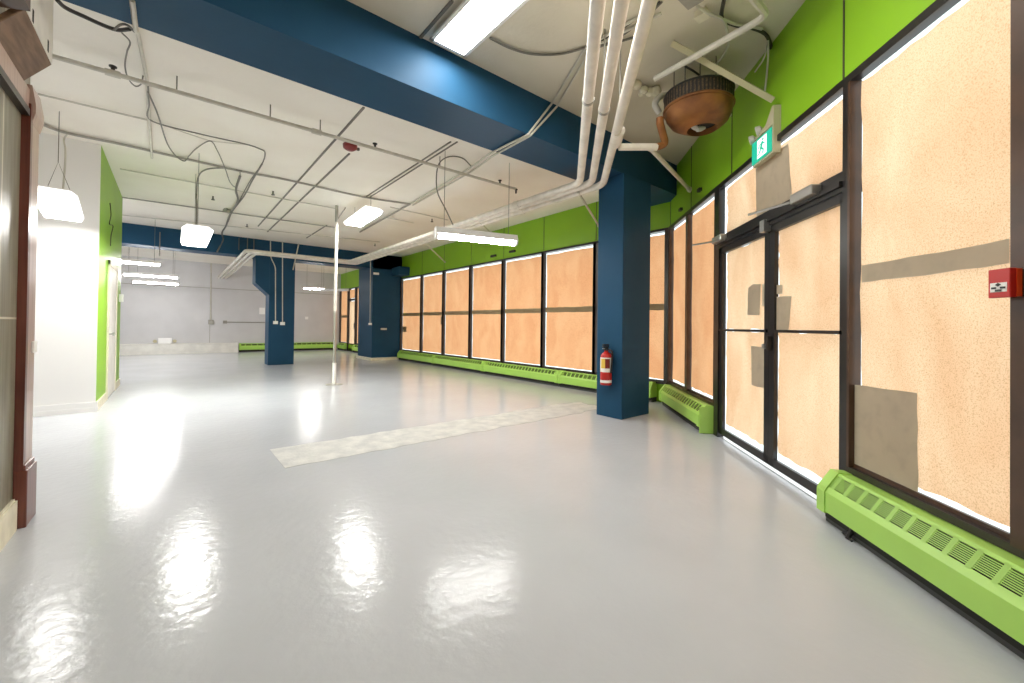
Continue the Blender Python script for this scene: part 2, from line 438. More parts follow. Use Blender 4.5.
# long window wall, seven bays between the corner and the rear pillar
muls = [CY, 4.94, 6.345, 7.73, 9.13, 10.54, 11.92, 13.42]
ordn = ['mostly hidden behind the front blue pillar, in the corner bay', 'first full bay beside the front blue pillar', 'second full bay from the front blue pillar',
        'third full bay from the front blue pillar', 'fourth full bay from the front blue pillar', 'second bay from the rear blue pillar', 'bay touching the rear blue pillar']
for k in range(7):
    a, b_ = muls[k], muls[k + 1]
    w0 = .03
    window(a - w0 if k else a, b_ + w0, .325, 2.77, TA, .065, .065)
    e = .06
    sh = sheet('window_board', a + (w0 if k else .05) + .015, b_ - w0 - .036, .365, 2.722, TA, 'paperA',
               'orange brown board blocking the window, ' + ordn[k], 'window board', 'orange boards along the long window wall', seed=k)
    strip('tape_strip', [(a + .05, 1.485), (b_ - .05, 1.50), (b_ - .05, 1.60), (a + .05, 1.59)], TA, 'tapesheet', -.018, sh, 'olive tape band across the board', seed=k)
    if k == 6:
        strip('patch', [(b_ - .38, .95), (b_ - .08, .95), (b_ - .08, 1.14), (b_ - .38, 1.13)], TA, 'tapesheet', -.018, sh)
    if k == 5:
        strip('patch', [(a + .06, 1.22), (a + .2, 1.22), (a + .2, 1.45), (a + .06, 1.45)], TA, 'tapesheet', -.018, sh)
# behind the rear pillar: two windows and a second door
window(14.8, 17.98, .325, 2.77, TA); window(19.0, YK, .325, 2.77, TA)
sheet('window_board', 14.9, 17.9, .365, 2.735, TA, 'paperA', 'orange board in the window just behind the rear blue pillar', 'window board', 'orange boards along the long window wall', seed=11)
sh = sheet('window_board', 19.08, YK - .08, .365, 2.735, TA, 'paperA', 'orange board in the last window, against the back wall', 'window board', 'orange boards along the long window wall', seed=12)
strip('tape_strip', [(19.1, 1.49), (20.05, 1.49), (20.05, 1.60), (19.1, 1.60)], TA, 'tapesheet', -.018, sh)
fr = MB().box((17.95, -.1, 0), (18.05, .05, 2.77), TA).box((18.93, -.1, 0), (19.03, .05, 2.77), TA).box((18.05, -.1, 2.24), (18.93, .03, 2.32), TA)
fr.box((18.05, -.08, .0), (18.93, .0, .12), TA)
dd = struct(fr, 'door_3', M['frame'])
MB().box((18.05, -.075, .1), (18.93, -.069, 2.75), TA).build('glass', M['glass'], dd)
MB().box((18.1, .0, 1.0), (18.14, .05, 1.25), TA).build('handle', M['steel'], dd)
sheet('door_paper', 18.09, 18.9, .14, 2.22, TA, 'paperB', 'pale paper on the rear street door beyond the rear blue pillar', 'paper', seed=13)
sheet('transom_paper', 18.09, 18.9, 2.34, 2.74, TA, 'paperA', 'small orange paper over the rear street door', 'paper', seed=14)

# diagonal wall: two windows, double door with transom, the big window at the right edge
def Y(y): return y * R2
window(Y(2.81), SC - .005, .345, 2.757, TB, .045, .09, depth=.03, m='brownframe')
window(Y(2.118), Y(2.81), .345, 2.757, TB, .02, .045, depth=.03, m='brownframe')
sheet('window_board', Y(2.845), SC - .12, .395, 2.728, TB, 'paperA', 'narrow orange board beside the corner where the two window walls meet', 'window board', 'orange boards on the diagonal wall', seed=21)
sh = sheet('window_board', Y(2.135), Y(2.765), .395, 2.728, TB, 'paperA', 'orange board between the corner board and the street doors', 'window board', 'orange boards on the diagonal wall', seed=22)
# posts at both sides of the door and beside the big window
J = MB().box((Y(2.035), -.035, 0), (Y(2.115), .03, 2.757), TB)
J.box((Y(.628), -.035, 0), (Y(.66), .03, 2.757), TB)
J.box((Y(.66), -.1, 2.085), (Y(2.035), .03, 2.215), TB)
J.box((Y(.66), -.1, 2.115), (Y(2.035), .05, 2.15), TB)
dfr = struct(J, 'door_frame', M['darkframe'])
MB().box((Y(.66), -.06, .0), (Y(2.035), .0, .006), TB).build('threshold', M['steel'], dfr)
MB().box((Y(.66), -.056, 2.2), (Y(2.035), -.05, 2.757), TB).build('transom_glass', M['glass'], dfr)
MB().box((Y(1.285), -.005, 2.035), (Y(1.335), .075, 2.135), TB).build('latch_keeper', M['steel'], dfr)
sh = sheet('transom_paper', Y(.675), Y(1.985), 2.225, 2.738, TB, 'paperB', 'wide brown paper in the transom above the street doors', 'paper', seed=23, wob=.02)
strip('patch', [(sB(790, 140)[0], 2.24), (sB(755, 160)[0], 2.24), (sB(754, 160)[0], 2.70), (sB(786, 130)[0], 2.70)], TB, 'patchsheet', -.016, sh, 'grey patch on the transom paper')

def leaf(num, y0, y1, label_side):
    """glazed door leaf: stiles, rails, thin mid bar, pane"""
    f = MB()
    z0 = .045
    f.box((Y(y0), -.018, z0), (Y(y0) + (.04 if num == 1 else .075), .015, 2.08), TB).box((Y(y1) - .085, -.018, z0), (Y(y1), .015, 2.08), TB)
    f.box((Y(y0), -.012, z0), (Y(y1), .015, .115), TB).box((Y(y0), -.03, 2.02), (Y(y1), .015, 2.08), TB)
    o = struct(f, 'door_%d' % num, M['darkframe'])
    MB().box((Y(y0) + .07, -.030, .11), (Y(y1) - .08, -.026, 2.03), TB).build('glass', M['glass'], o)
    MB().box((Y(y0) + .02, .012, 1.172), (Y(y1) - .02, .030, 1.195), TB).build('push_bar', M['darkframe'], o)
    return o
d1 = leaf(1, .662, 1.303, 'right'); d2 = leaf(2, 1.305, 2.035, 'left')
MB().box((Y(1.305) - .05, .015, 1.02), (Y(1.305) - .02, .05, 1.14), TB).build('handle', M['black'], d1)
MB().lathe([(.0, 0), (.022, 0), (.022, .02), (.0, .02)], TB(Y(1.345), .015, 1.05), 14, axis=(-1, 1, 0)).build('lock', M['steel'], d2)
def closer(parent, sc, z, length, arm0, arm1):
    b = MB().box((sc, .03, z - .035), (sc + length, .10, z + .035), TB)
    o = b.build('door_closer', M['steel'], parent, bevel=.008)
    MB().tube([TB(*arm0), TB(*arm1)], .010, 6).build('arm', M['steel'], o)
s0, z0 = sB(805, 192)
closer(d1, Y(.80), 2.17, .26, (Y(.98), .10, 2.15), (Y(1.16), .28, 2.13))
closer(d2, Y(1.88), 2.17, .24, (Y(1.92), .10, 2.14), (Y(1.98), .34, 2.11))
# papers on the door leaves
def ppatch(poly, sh, m='patchsheet', d=.0, lab=None, seed=0):
    strip('patch', [sB(x, y) for x, y in poly], TB, m, d, sh, lab, seed=seed)
sh = sheet('door_paper', Y(.683), Y(1.245), .158, 1.184, TB, 'paperB', 'pale brown paper on the lower half of the right street door', 'paper', seed=31, d=-.016, wob=.02, wave=.003)
sh = sheet('door_paper', Y(.683), Y(1.245), 1.182, 2.04, TB, 'paperB', 'pale brown paper on the upper half of the right street door', 'paper', seed=32, d=-.016, wob=.02, wave=.003)
ppatch([(775, 297), (791, 296), (788, 331), (775, 331)], sh, d=-.002, lab='pinkish grey patch')
ppatch([(776, 285), (782, 285), (782, 294), (776, 294)], sh, d=-.002, seed=4)
sh = sheet('door_paper', Y(1.385), Y(1.965), .158, 1.184, TB, 'paperB', 'pale brown paper on the lower half of the left street door', 'paper', seed=33, d=-.016, wob=.02, wave=.003)
ppatch([(751, 346), (764.5, 347), (764.5, 388), (751.5, 385)], sh, d=.0, lab='grey card over the paper')
sh = sheet('door_paper', Y(1.385), Y(1.965), 1.182, 2.03, TB, 'paperB', 'pale brown paper on the upper half of the left street door', 'paper', seed=34, d=-.016, wob=.025, wave=.003)
ppatch([(748, 288), (753, 284), (760.5, 284), (759, 315), (747, 315)], sh, d=-.002, lab='grey patch')
ppatch([(762, 284), (765, 284), (765, 306), (762, 306)], sh, d=-.002, seed=3)
# big window
window(Y(-.10), Y(.628), .345, 2.757, TB, .11, .02, depth=.03, m='brownframe')
window(S_END, Y(-.10), .345, 2.757, TB, .05, .01, depth=.03)
sh = sheet('window_paper', Y(-.018), Y(.598), .392, 2.73, TB, 'paperB', 'large pale brown speckled paper over the big window at the right', 'paper', seed=41, d=-.016, wob=.018, wave=.004)
strip('tape_strip', [sB(861, 282.5), sB(861, 265.5), sB(940, 252), sB(1008, 238.5), sB(1008, 263), sB(940, 273)], TB, 'patchsheet', -.004, sh, 'grey tape band across the big paper', seed=9)
strip('patch', [sB(850, 384.5), sB(916, 393), sB(917, 492), sB(850, 467)], TB, 'patchsheet', -.004, sh, 'square grey patch on the big paper', seed=10)
sheet('window_paper', S_END + .1, Y(-.10) - .03, .372, 2.715, TB, 'paperB', 'pale brown paper over the window beside the red alarm box', 'paper', seed=42, d=-.012)

# ------------------------------------------------------------------ pillars
def pillar(name, mb, label):
    return tag(struct(mb, name, M['blue'], bevel=.006), label, 'pillar')
pillar('blue_pillar', MB().box((4.50, 3.20, 0), (5.135, 3.61, ZB1)), 'square navy blue pillar carrying the fire extinguisher')
mb = MB().box((2.10, Y2, 0), (2.76, Y2B, ZB2))
pr = [(1.76, ZB2), (1.76, 2.33), (2.10, 2.0), (2.10, ZB2)]
i = len(mb.v)
for yy in (Y2, Y2B):
    for x, z in pr: mb.v.append(Vector((x, yy, z)))
mb.f += [(i + 3, i + 2, i + 1, i), (i + 4, i + 5, i + 6, i + 7)] + [(i + k, i + (k + 1) % 4, i + 4 + (k + 1) % 4, i + 4 + k) for k in range(4)]; mb.mi += [0] * 6
fp = pillar('blue_pillar', mb, 'distant navy blue pillar with a sloping bracket standing free near the back')
rp = pillar('blue_pillar', MB().box((5.08, Y2, .0), (XA, 14.75, ZF)).box((XA - .36, Y2 - .62, 2.85), (XA, Y2, 3.13)), 'deep navy blue pillar built against the window wall at the rear')
struct(MB().prism([(5.03, Y2 - .04), (5.6, Y2 - .10), (XA, Y2 - .10), (XA, Y2), (5.08, Y2), (5.08, 14.75), (5.03, 14.75)], 0, .09), 'baseboard_pillar', M['cream'])

# ------------------------------------------------------------------ heaters
HP = [(0.0, .310), (.105, .318), (.172, .225), (.184, .205), (.184, .085), (.156, .078)]
def heater(s0, s1, T, label, group, cell=.115, cap0=True, cap1=True, slats=8, hz=1.0, stub=False):
    root = thing('baseboard_heater', T((s0 + s1) / 2, .09, 0), label, 'heater', group)
    P = [(d, z * hz) for d, z in HP]
    b = MB()
    b.extr([P[0], P[1], (P[1][0], P[1][1] - .012), (0.0, P[0][1] - .012)], s0, s1, T)                 # top
    b.extr([P[2], P[3], P[4], P[5], (.156, P[5][1] + .012), (.172, P[4][1] + .008), (.172, P[3][1]), (.155, P[2][1] - .006)], s0, s1, T)   # front panel
    cov = b.build('cover', M['limelight'], root)
    g = MB()
    a, c = Vector((P[1][0], P[1][1], 0)), Vector((P[2][0], P[2][1], 0))
    def at(t): q = a + (c - a) * t; return q.x, q.y
    # rims above and below the grille, thin slats, bars between the cells
    def bar(t0, t1, x0, x1, th=.006):
        (d0, z0), (d1, z1) = at(t0), at(t1)
        g.extr([(d0, z0), (d1, z1), (d1 - th, z1 - th), (d0 - th, z0 - th)], x0, x1, T)
    bar(0, .16, s0, s1); bar(.86, 1.0, s0, s1)
    for k in range(slats):
        t = .20 + (.62) * (k + .5) / slats
        bar(t - .018, t + .018, s0, s1, .004)
    n = max(1, int((s1 - s0) / cell)); w = (s1 - s0) / n
    for k in range(n + 1):
        x = s0 + k * w; bar(.1, .9, max(s0, x - .012), min(s1, x + .012))
    g.build('grille', M['limelight'], cov)
    MB().box((s0 + .01, .0, .03), (s1 - .01, .075, P[1][1] - .03), T).box((s0 + .01, .07, .03), (s1 - .01, .145, .075), T).build('shade_core', M['dark'], root)  # near-black filler: shade inside the green cover painted as colour
    MB().box((s0, .0, 0), (s1, .135, .075), T).build('base', M['fins'], root)
    for flag, x0, x1 in ((cap0, s0 - .002, s0 + .07), (cap1, s1 - .07, s1 + .002)):
        if flag:
            e = .006
            MB().extr([(0, P[0][1] + e), (P[1][0] + .004, P[1][1] + e), (P[2][0] + e, P[2][1] + e), (P[3][0] + e, P[3][1]), (P[4][0] + e, P[4][1] - .01), (.0, P[4][1] - .01)], x0, x1, T).build('end_cap', M['limelight'], root)
    return root
h = heater(Y(-1.3), Y(.64), TB, 'lime green baseboard heater under the big window at the right edge', 'lime heaters on the diagonal wall', cell=.10)
MB().tube([TB(Y(.47), .14, .075), TB(Y(.47), .16, .03), TB(Y(.47), .17, .004)], .012, 8).tube([TB(Y(.45), .165, .006), TB(Y(.50), .17, .02), TB(Y(.475), .16, .05)], .006, 6).build('valve', M['black'], h)
hh = heater(Y(2.125), SC - .16, TB, 'lime green baseboard heater between the corner and the street doors', 'lime heaters on the diagonal wall', cell=.09, slats=4)
MB().box((Y(2.12) - .002, 0, .006), (Y(2.125) + .004, .180, .305), TB).build('end_panel', M['limelight'], hh)
js = [CY + .2, 5.73, 8.29, 10.83, 13.3]
hl = ['nearest the corner, behind the front blue pillar', 'under the first full bay from the front pillar', 'in the middle of the window row', 'ending at the rear blue pillar']
for k in range(4):
    heater(js[k] + .01, js[k + 1] - .01, TA, 'lime green baseboard heater ' + hl[k], 'lime heaters under the long window row', cell=.10, slats=3)
heater(2.10, 4.0, TK, 'distant lime heater on the back wall beside the free standing pillar', 'lime heaters at the back', cell=.2, slats=2, hz=1.1)
heater(4.02, 5.85, TK, 'distant lime heater on the back wall right of the free standing pillar', 'lime heaters at the back', cell=.2, slats=2, hz=1.1)
heater(19.05, 20.0, TA, 'short lime heater under the last window at the back corner', 'lime heaters at the back', cell=.2, slats=2, cap1=False)
heater(16.0, 17.9, TA, 'lime heater under the window behind the rear blue pillar', 'lime heaters at the back', cell=.2, slats=2)
# white ledge on the back wall and the small white box on it
struct(MB().box((XLL, YK - .28, 0), (2.06, YK, .37)).box((XLL, YK - .30, .35), (2.06, YK, .39)), 'trim_8', M['offwhite'])
eb = thing('emergency_light', TK(-.25, .16, .39), 'small white emergency light lying on the ledge at the back wall', 'light box')
MB().box((-.42, .05, .39), (-.02, .22, .60), TK).build('housing', M['white'], eb, bevel=.02)
for sx in (-.50, .06): MB().lathe([(.02, 0), (.055, .02), (.06, .09), (.05, .1)], TK(sx, .12, .48), 12, axis=(0, -1, 0)).build('lamp_head', M['beige'], eb)

# ------------------------------------------------------------------ ceiling lights
def troffer(name, x0, x1, y0, y1, z, h, label, group, rot=0.0, wires=None, m='lens', lip=.02, wrap=False):
    """rectangular fluorescent fixture: white housing, glowing lens below"""
    cx, cy = (x0 + x1) / 2, (y0 + y1) / 2
    root = thing(name, (cx, cy, z), label, 'light', group)
    c, s_ = math.cos(rot), math.sin(rot)
    def T(a, b, zz): return Vector((cx + a * c - b * s_, cy + a * s_ + b * c, zz))
    w, l = (x1 - x0) / 2, (y1 - y0) / 2
    hb = MB(); top = .62
    if wrap:
        q = MB(); k = 1.12
        for zz, kk in ((z - .004, .98), (z + .05, k), (z + .10, .80)):
            for a, b in ((-1, -1), (1, -1), (1, 1), (-1, 1)): q.v.append(T(a * w * kk, b * (l + w * (kk - 1)), zz))
        for r_ in (0, 4):
            for j in range(4): q.f.append((r_ + j, r_ + (j + 1) % 4, r_ + 4 + (j + 1) % 4, r_ + 4 + j)); q.mi.append(0)
        q.build('clear_cover', M['cover'], root); z += .0
        MB().box((-w * .8, -l + .03, z + .10), (w * .8, l - .03, z + .115), T).build('housing', M['white'], root)
        MB().box((-w + lip, -l + lip, z + .0), (w - lip, l - lip, z + .011), T).build('lens', M[m], root)
        for (a, b, zt) in (wires or []):
            MB().tube([T(a * w, b * l, z + .11), T(a * w, b * l, zt)], .004, 6).build('hanger_wire', M['greycable'], root)
        return root
    i = len(hb.v)
    for zz, k in ((z + .012, 1.0), (z + h, top)):
        for a, b in ((-1, -1), (1, -1), (1, 1), (-1, 1)): hb.v.append(T(a * w * (k if w < l else 1), b * l * (k if l <= w else 1), zz))
    for q in ((3, 2, 1, 0), (4, 5, 6, 7), (0, 1, 5, 4), (1, 2, 6, 5), (2, 3, 7, 6), (3, 0, 4, 7)): hb.f.append(tuple(i + k for k in q)); hb.mi.append(0)
    hb.box((-w, -l, z - .004), (-w + lip, l, z + .014), T).box((w - lip, -l, z - .004), (w, l, z + .014), T)
    hb.box((-w, -l, z - .004), (w, -l + lip, z + .014), T).box((-w, l - lip, z - .004), (w, l, z + .014), T)
    hb.build('housing', M['white'], root)
    MB().box((-w + lip, -l + lip, z + .0), (w - lip, l - lip, z + .011), T).build('lens', M[m], root)
    for (a, b, zt) in (wires or []):
        MB().tube([T(a * w, b * l, z + h), T(a * w, b * l, zt)], .004, 6).build('hanger_wire', M['greycable'], root)
    return root
G = 'fluorescent ceiling lights'
troffer('ceiling_light', 1.63, 1.985, .67, 3.11, 3.60, .066, 'large lit fluorescent light on the ceiling in front of the blue beam', G, lip=.03, m='softlens')
troffer('ceiling_light', 2.60, 2.92, 7.25, 8.50, 3.20, .09, 'lit rectangular light high on the ceiling beside the white pole', G, rot=-.05, wires=[(0, -.8, ZF), (0, .8, ZF)], wrap=True)
troffer('ceiling_light', .09, .40, 7.05, 8.35, 2.42, .10, 'lit light hanging low in the middle, left of the far blue pillar', G, wires=[(0, -.8, ZF), (0, .8, ZF)], wrap=True)
troffer('ceiling_light', -1.16, -.85, 6.15, 7.40, 2.44, .10, 'lit light hanging in front of the white wall at left', G, rot=.08, m='walllens', wrap=True)
lw = bpy.data.objects['ceiling_light.003']
ap = Vector((-1.02, 6.8, 2.98))
MB().tube([ap, Vector((-1.02, 6.8, ZF))], .004, 6).tube([Vector((-1.13, 6.8, 2.55)), ap, Vector((-.88, 6.78, 2.55))], .004, 6).build('hanger_chain', M['greycable'], lw)

def striplight(p0, p1, z, label, group, r=.045, wires=True, zt=ZF, m='tube', fh=.06):
    """narrow strip light with rounded lens and end caps"""
    a, b = Vector((*p0, z)), Vector((*p1, z)); d = (b - a).normalized(); n = Vector((-d.y, d.x, 0))
    root = thing('strip_light', (a + b) / 2, label, 'light', group)
    def T(s, o_, zz): return a + d * s + n * o_ + Vector((0, 0, zz))
    L = (b - a).length
    prof = [(math.cos(t) * r * 1.25, math.sin(t) * r) for t in [math.pi + math.pi * k / 8 for k in range(9)]]
    MB().extr(prof, .03, L - .03, T).build('lens', M[m], root)
    MB().extr([(-r * 1.4, 0), (r * 1.4, 0), (r * .8, fh), (-r * .8, fh)], 0, L, T).build('housing', M['white'], root)
    for x in (0, L - .03): MB().extr([(c * 1.06, q * 1.06) for c, q in prof] + [(r * 1.45, .01), (-r * 1.45, .01)], x, x + .03, T).build('end_cap', M['white'], root)
    if wires:
        for x in (.12, L - .12): MB().tube([T(x, 0, fh), T(x, 0, zt - z)], .004, 6).build('hanger_wire', M['greycable'], root)
    return root
striplight((2.68, 4.88), (3.82, 4.56), 2.42, 'lit strip light hanging low before the green band and windows', G, r=.06, fh=.09)
striplight((-1.5, 12.5), (-.23, 12.5), 2.53, 'nearest of the three strip lights behind the green wall', G, m='backtube')
striplight((-1.08, 15.4), (.10, 15.4), 2.50, 'upper of the two close strip lights by the back wall', G, m='backtube')
striplight((-1.02, 17.8), (.14, 17.8), 2.48, 'lower of the two close strip lights by the back wall', G, m='backtube')
striplight((3.85, 17.3), (4.55, 17.0), 2.56, 'lit strip light between the free standing pillar and the white pole, far back', G, m='backtube')
striplight((4.3, 16.6), (5.0, 15.6), 2.45, 'unlit strip light seen beside the white pole, far back', G, r=.03, m='white')

# ------------------------------------------------------------------ big white pipes
ZP = 3.0
bends = [(3.904, 3.426), (4.015, 3.327), (4.176, 3.282)]
far = [(12.10, 1.38), (12.24, 1.50), (12.40, 1.62)]
names = ['outermost from the diagonal wall', 'middle one', 'nearest the diagonal wall']
pl = ['thick white pipe turning at the blue pillar, farthest from the street doors', 'thick white pipe turning at the blue pillar, middle of three', 'thick white pipe with a coupling, nearest the street doors']
st = [(1.778, 1.444), (1.878, 1.359), (1.995, 1.26)]
for k in range(3):
    bx, by = bends[k]; yf, xe = far[k]
    dx = (Vector(bends[k]) - Vector(st[k])).normalized()
    s_ = Vector(st[k]) - dx * 1.6
    r = .043
    root = thing('ceiling_pipe', (bx, by, ZP), pl[k], 'pipe', 'three thick white pipes under the ceiling')
    MB().tube(bend([(s_.x, s_.y, ZP), (bx, by, ZP), (bx, yf, ZP), (xe, yf, ZP), (xe, YK, ZP)], .16), r, 12).build('run', M['pipe'], root, smooth=True)
    # couplings and hangers
    def ring(p, q, R=.054, name='coupling'):
        MB().tube([p, q], R, 12).build(name, M['pipe'], root, smooth=True)
    for yy in (4.6 + .1 * k, 8.2):
        ring((bx, yy, ZP), (bx, yy + .10, ZP))
    q = Vector(st[k]) + dx * (1.0 + .15 * k)
    MB().tube([(q.x, q.y, ZP + .04), (q.x, q.y, ZN)], .007, 6).build('hanger_rod', M['conduit'], root)
    if k != 2:
        MB().tube([Vector((q.x, q.y, ZP)) - Vector((dx.x, dx.y, 0)) * .012, Vector((q.x, q.y, ZP)) + Vector((dx.x, dx.y, 0)) * .012], .05, 12).build('clamp', M['conduit'], root, smooth=True)
    else:
        t = onz(617, 137, ZP); MB().tube([t - Vector((dx.x, dx.y, 0)) * .13, t + Vector((dx.x, dx.y, 0)) * .13], .058, 12).build('coupling', M['pipe'], root, smooth=True)
# branch pipe to the rusty diffuser, and white struts to the walls
t0, t1 = onz(619, 147, ZP), onz(657, 147, ZP + .02)
br = thing('branch_pipe', t0, 'short rust stained white pipe from the thick pipe to the rusty drum', 'pipe')
MB().tube([t0, t1], .034, 10).build('run', M['pipe'], br, smooth=True)
PC = onz(698, 109, 3.27)      # centre of the drum
sp = onz(660, 118, 3.22)
MB().tube(bend([t1, t1 + (t1 - t0).normalized() * .09 + Vector((0, 0, .03)), sp + Vector((0, 0, -.05)), sp], .08), [.036] * 99, 10).build('elbow', M['rust'], br, smooth=True)
p0, p1 = onz(652, 150, 3.03), onB(690, 190, .01)
tag(MB().tube([p0, p1], .024, 8).tube([p1 - (p1 - p0).normalized() * .05, p1], .036, 8).build('pipe_strut', M['palecond'], smooth=True), 'white strut sloping from the branch pipe to the diagonal green wall', 'strut', 'white struts')
for (a, b_, lab) in (((578, 192), (599, 226), 'white strut from the pipes to the green wall left of the front pillar'),
                     ((481, 224), (491, 233), 'short white strut from the pipes above the hanging strip light'),
                     ((426, 244), (445, 262), 'white strut from the pipes to the green wall near the rear pillar')):
    p0 = onz(*a, ZP - .03); p1 = onx(*b_, XA - .01)
    tag(MB().tube([p0, p1], .017, 8).tube([p1 - (p1 - p0).normalized() * .04, p1], .03, 8).build('pipe_strut', M['palecond'], smooth=True), lab, 'strut', 'white struts')

# ------------------------------------------------------------------ rusty drum diffuser
dr = thing('drum_diffuser', PC, 'rusty copper drum with a perforated rim hanging below the ceiling', 'diffuser')
R = .300
MB().lathe([(R - .012, .0), (R, .0), (R, .13), (R - .012, .13)], PC, 40).build('perforated_rim', M['mesh'], dr, smooth=True)
rv = MB()
for k in range(60):
    a = 2 * math.pi * k / 60; u = Vector((math.cos(a), math.sin(a), 0)); w = Vector((-u.y, u.x, 0))
    q = PC + u * (R + .003)
    rv.quad([q - w * .008 + Vector((0, 0, .01)), q + w * .008 + Vector((0, 0, .01)), q + w * .008 + Vector((0, 0, .12)), q - w * .008 + Vector((0, 0, .12))])
rv.build('slot_ring', M['dark'], dr)
MB().tube([PC + Vector((math.cos(a) * R, math.sin(a) * R, .132)) for a in [2 * math.pi * k / 40 for k in range(41)]], .010, 6).build('top_bead', M['black'], dr, smooth=True)
MB().tube([PC + Vector((math.cos(a) * R, math.sin(a) * R, 0)) for a in [2 * math.pi * k / 40 for k in range(41)]], .014, 6).build('bottom_bead', M['rust'], dr, smooth=True)
HC = onz(702, 128.5, PC.z - .12); hx, hy = HC.x - PC.x, HC.y - PC.y
# shallow bowl with an off centre opening
bw = MB(); n = 40; rings = []
for rr, hz_, kx in ((R, 0, 0), (R * .96, -.06, .08), (R * .84, -.11, .3), (R * .64, -.128, .65), (.135, -.134, 1.0), (.13, -.08, 1.0)):
    rings.append([PC + Vector((hx * kx + rr * math.cos(2 * math.pi * j / n), hy * kx + rr * math.sin(2 * math.pi * j / n), hz_)) for j in range(n)])
for rg in rings: bw.v += rg
for k in range(len(rings) - 1):
    for j in range(n): bw.f.append((k * n + j, k * n + (j + 1) % n, (k + 1) * n + (j + 1) % n, (k + 1) * n + j)); bw.mi.append(0)
bw.build('bowl', M['rust'], dr, smooth=True)
MB().lathe([(.0, 0), (.14, 0), (.14, .01), (0, .01)], PC + Vector((hx, hy, -.07)), 24).build('opening', M['dark'], dr)
MB().tube(smoothline([PC + Vector((hx - .10, hy + .05, -.10)), PC + Vector((hx - .04, hy + .02, -.13)), PC + Vector((hx + .02, hy - .02, -.115))]), [.02, .024, .026, .026, .024, .022, .03, .028, .026, .024, .02, .015, .012], 8).build('rag', M['rag'], dr, smooth=True)
MB().lathe([(.0, -.02), (.02, -.015), (.026, .0), (.02, .015), (0, .02)], onz(729, 115, PC.z - .03), 10).build('clip', M['cream'], dr)
for (x, y) in ((674, 88), (685, 84), (700, 80), (716, 80)):
    b_ = PC + Vector(((onz(x, y, PC.z + .18) - PC).x, (onz(x, y, PC.z + .18) - PC).y, .17))
    MB().tube([b_, Vector((b_.x, b_.y, ZN))], .006, 6).build('hanger_rod', M['greycable'], dr)
# flexible white hose and lumpy insulation beside the drum
tag(MB().tube(smoothline([onz(659, 113, 3.35), onz(655, 104, 3.42), onz(660, 97, 3.5), onz(667, 95, 3.55)]), .03, 10).build('duct_hose', M['palecond'], smooth=True), 'short pale hose curling behind the rusty drum', 'hose')
mb = MB()
for (x, y, r_) in ((637, 85, .05), (644, 90, .045), (650, 92, .05), (656, 91, .055), (641, 94, .03)):
    c = onz(x, y, ZN - .05); mb.lathe([(.0, -r_), (r_ * .8, -r_ * .6), (r_, 0), (r_ * .75, r_ * .6), (.0, r_)], c, 10)
tag(mb.build('foam_lump', M['cream'], smooth=True), 'lumpy pale foam on the ceiling left of the rusty drum', 'foam')

# ------------------------------------------------------------------ exit sign, alarm box, extinguisher
DS = .06
s_r, zt = sB(771.5, 127, DS); s_l, _ = sB(752, 143, DS); zb = .5 * (sB(771.5, 152.7, DS)[1] + sB(752, 163, DS)[1])
ex = thing('exit_sign', TB((s_l + s_r) / 2, 0, zb), 'green and white running man exit sign on the green wall above the street doors', 'sign')
MB().box((s_r - .012, .0, zb - .02), (s_l + .012, DS - .012, zt + .02), TB).build('housing', M['beige'], ex, bevel=.008)
pl_ = MB()
pr_ = [(s_r - .03, zb - .03), (s_r - .03, zt + .17), (s_r - .005, zt + .17), (s_r + .10, zt + .06), (s_l - .06, zt + .035), (s_l - .06, zt + .015), (s_r - .012, zt + .015), (s_r - .012, zb - .03)]
i_ = len(pl_.v)
for d_ in (0, DS): pl_.v += [TB(a, d_, b) for a, b in pr_]
n_ = len(pr_)
pl_.f += [tuple(range(n_)), tuple(range(n_, 2 * n_))] + [(k, (k + 1) % n_, n_ + (k + 1) % n_, n_ + k) for k in range(n_)]; pl_.mi += [0] * (n_ + 2)
pl_.build('battery_box', M['beige'], ex)
gf = MB().box((s_r, DS - .012, zb), (s_l, DS, zt), TB).build('green_face', M['exitgreen'], ex)
# pictogram: a figure running through a doorway (the viewer's right is towards smaller s)
w_, h_ = s_l - s_r, zt - zb
def sg(u, v): return TB(s_l - u * w_, DS + .002, zb + v * h_)
pg = MB()
pg.quad([sg(.30, .08), sg(.78, .08), sg(.78, .92), sg(.30, .92)])
pg.build('doorway', M['exitwhite'], gf)
def sg2(u, v): return TB(s_l - u * w_, DS + .004, zb + v * h_)
rm = MB()
def bar2(a, b, t):
    a, b = Vector(a), Vector(b); n_ = (b - a).normalized(); p_ = Vector((-n_.y, n_.x)) * t
    rm.quad([sg2(*(a + p_)), sg2(*(b + p_)), sg2(*(b - p_)), sg2(*(a - p_))])
rm.quad([sg2(.60 + .055 * math.cos(t), .80 + .055 * math.sin(t)) for t in [k * math.pi / 5 for k in range(10)]])
bar2((.58, .72), (.50, .45), .055); bar2((.56, .68), (.70, .56), .025); bar2((.56, .68), (.42, .62), .025); bar2((.42, .62), (.38, .50), .025)
bar2((.50, .46), (.63, .34), .035); bar2((.63, .34), (.60, .16), .03); bar2((.50, .46), (.44, .28), .035); bar2((.44, .28), (.33, .22), .03)
rm.build('running_figure', M['exitgreen'], gf)
for k, (u) in enumerate((.06, .42)):
    c = TB(s_l - u * w_, DS * .6, zt + .05 + .03 * k)
    MB().lathe([(.012, 0), (.035, .015), (.04, .05), (.03, .055)], c, 12, axis=(-.3, 1, -.3)).build('lamp_head', M['palecond'], ex)

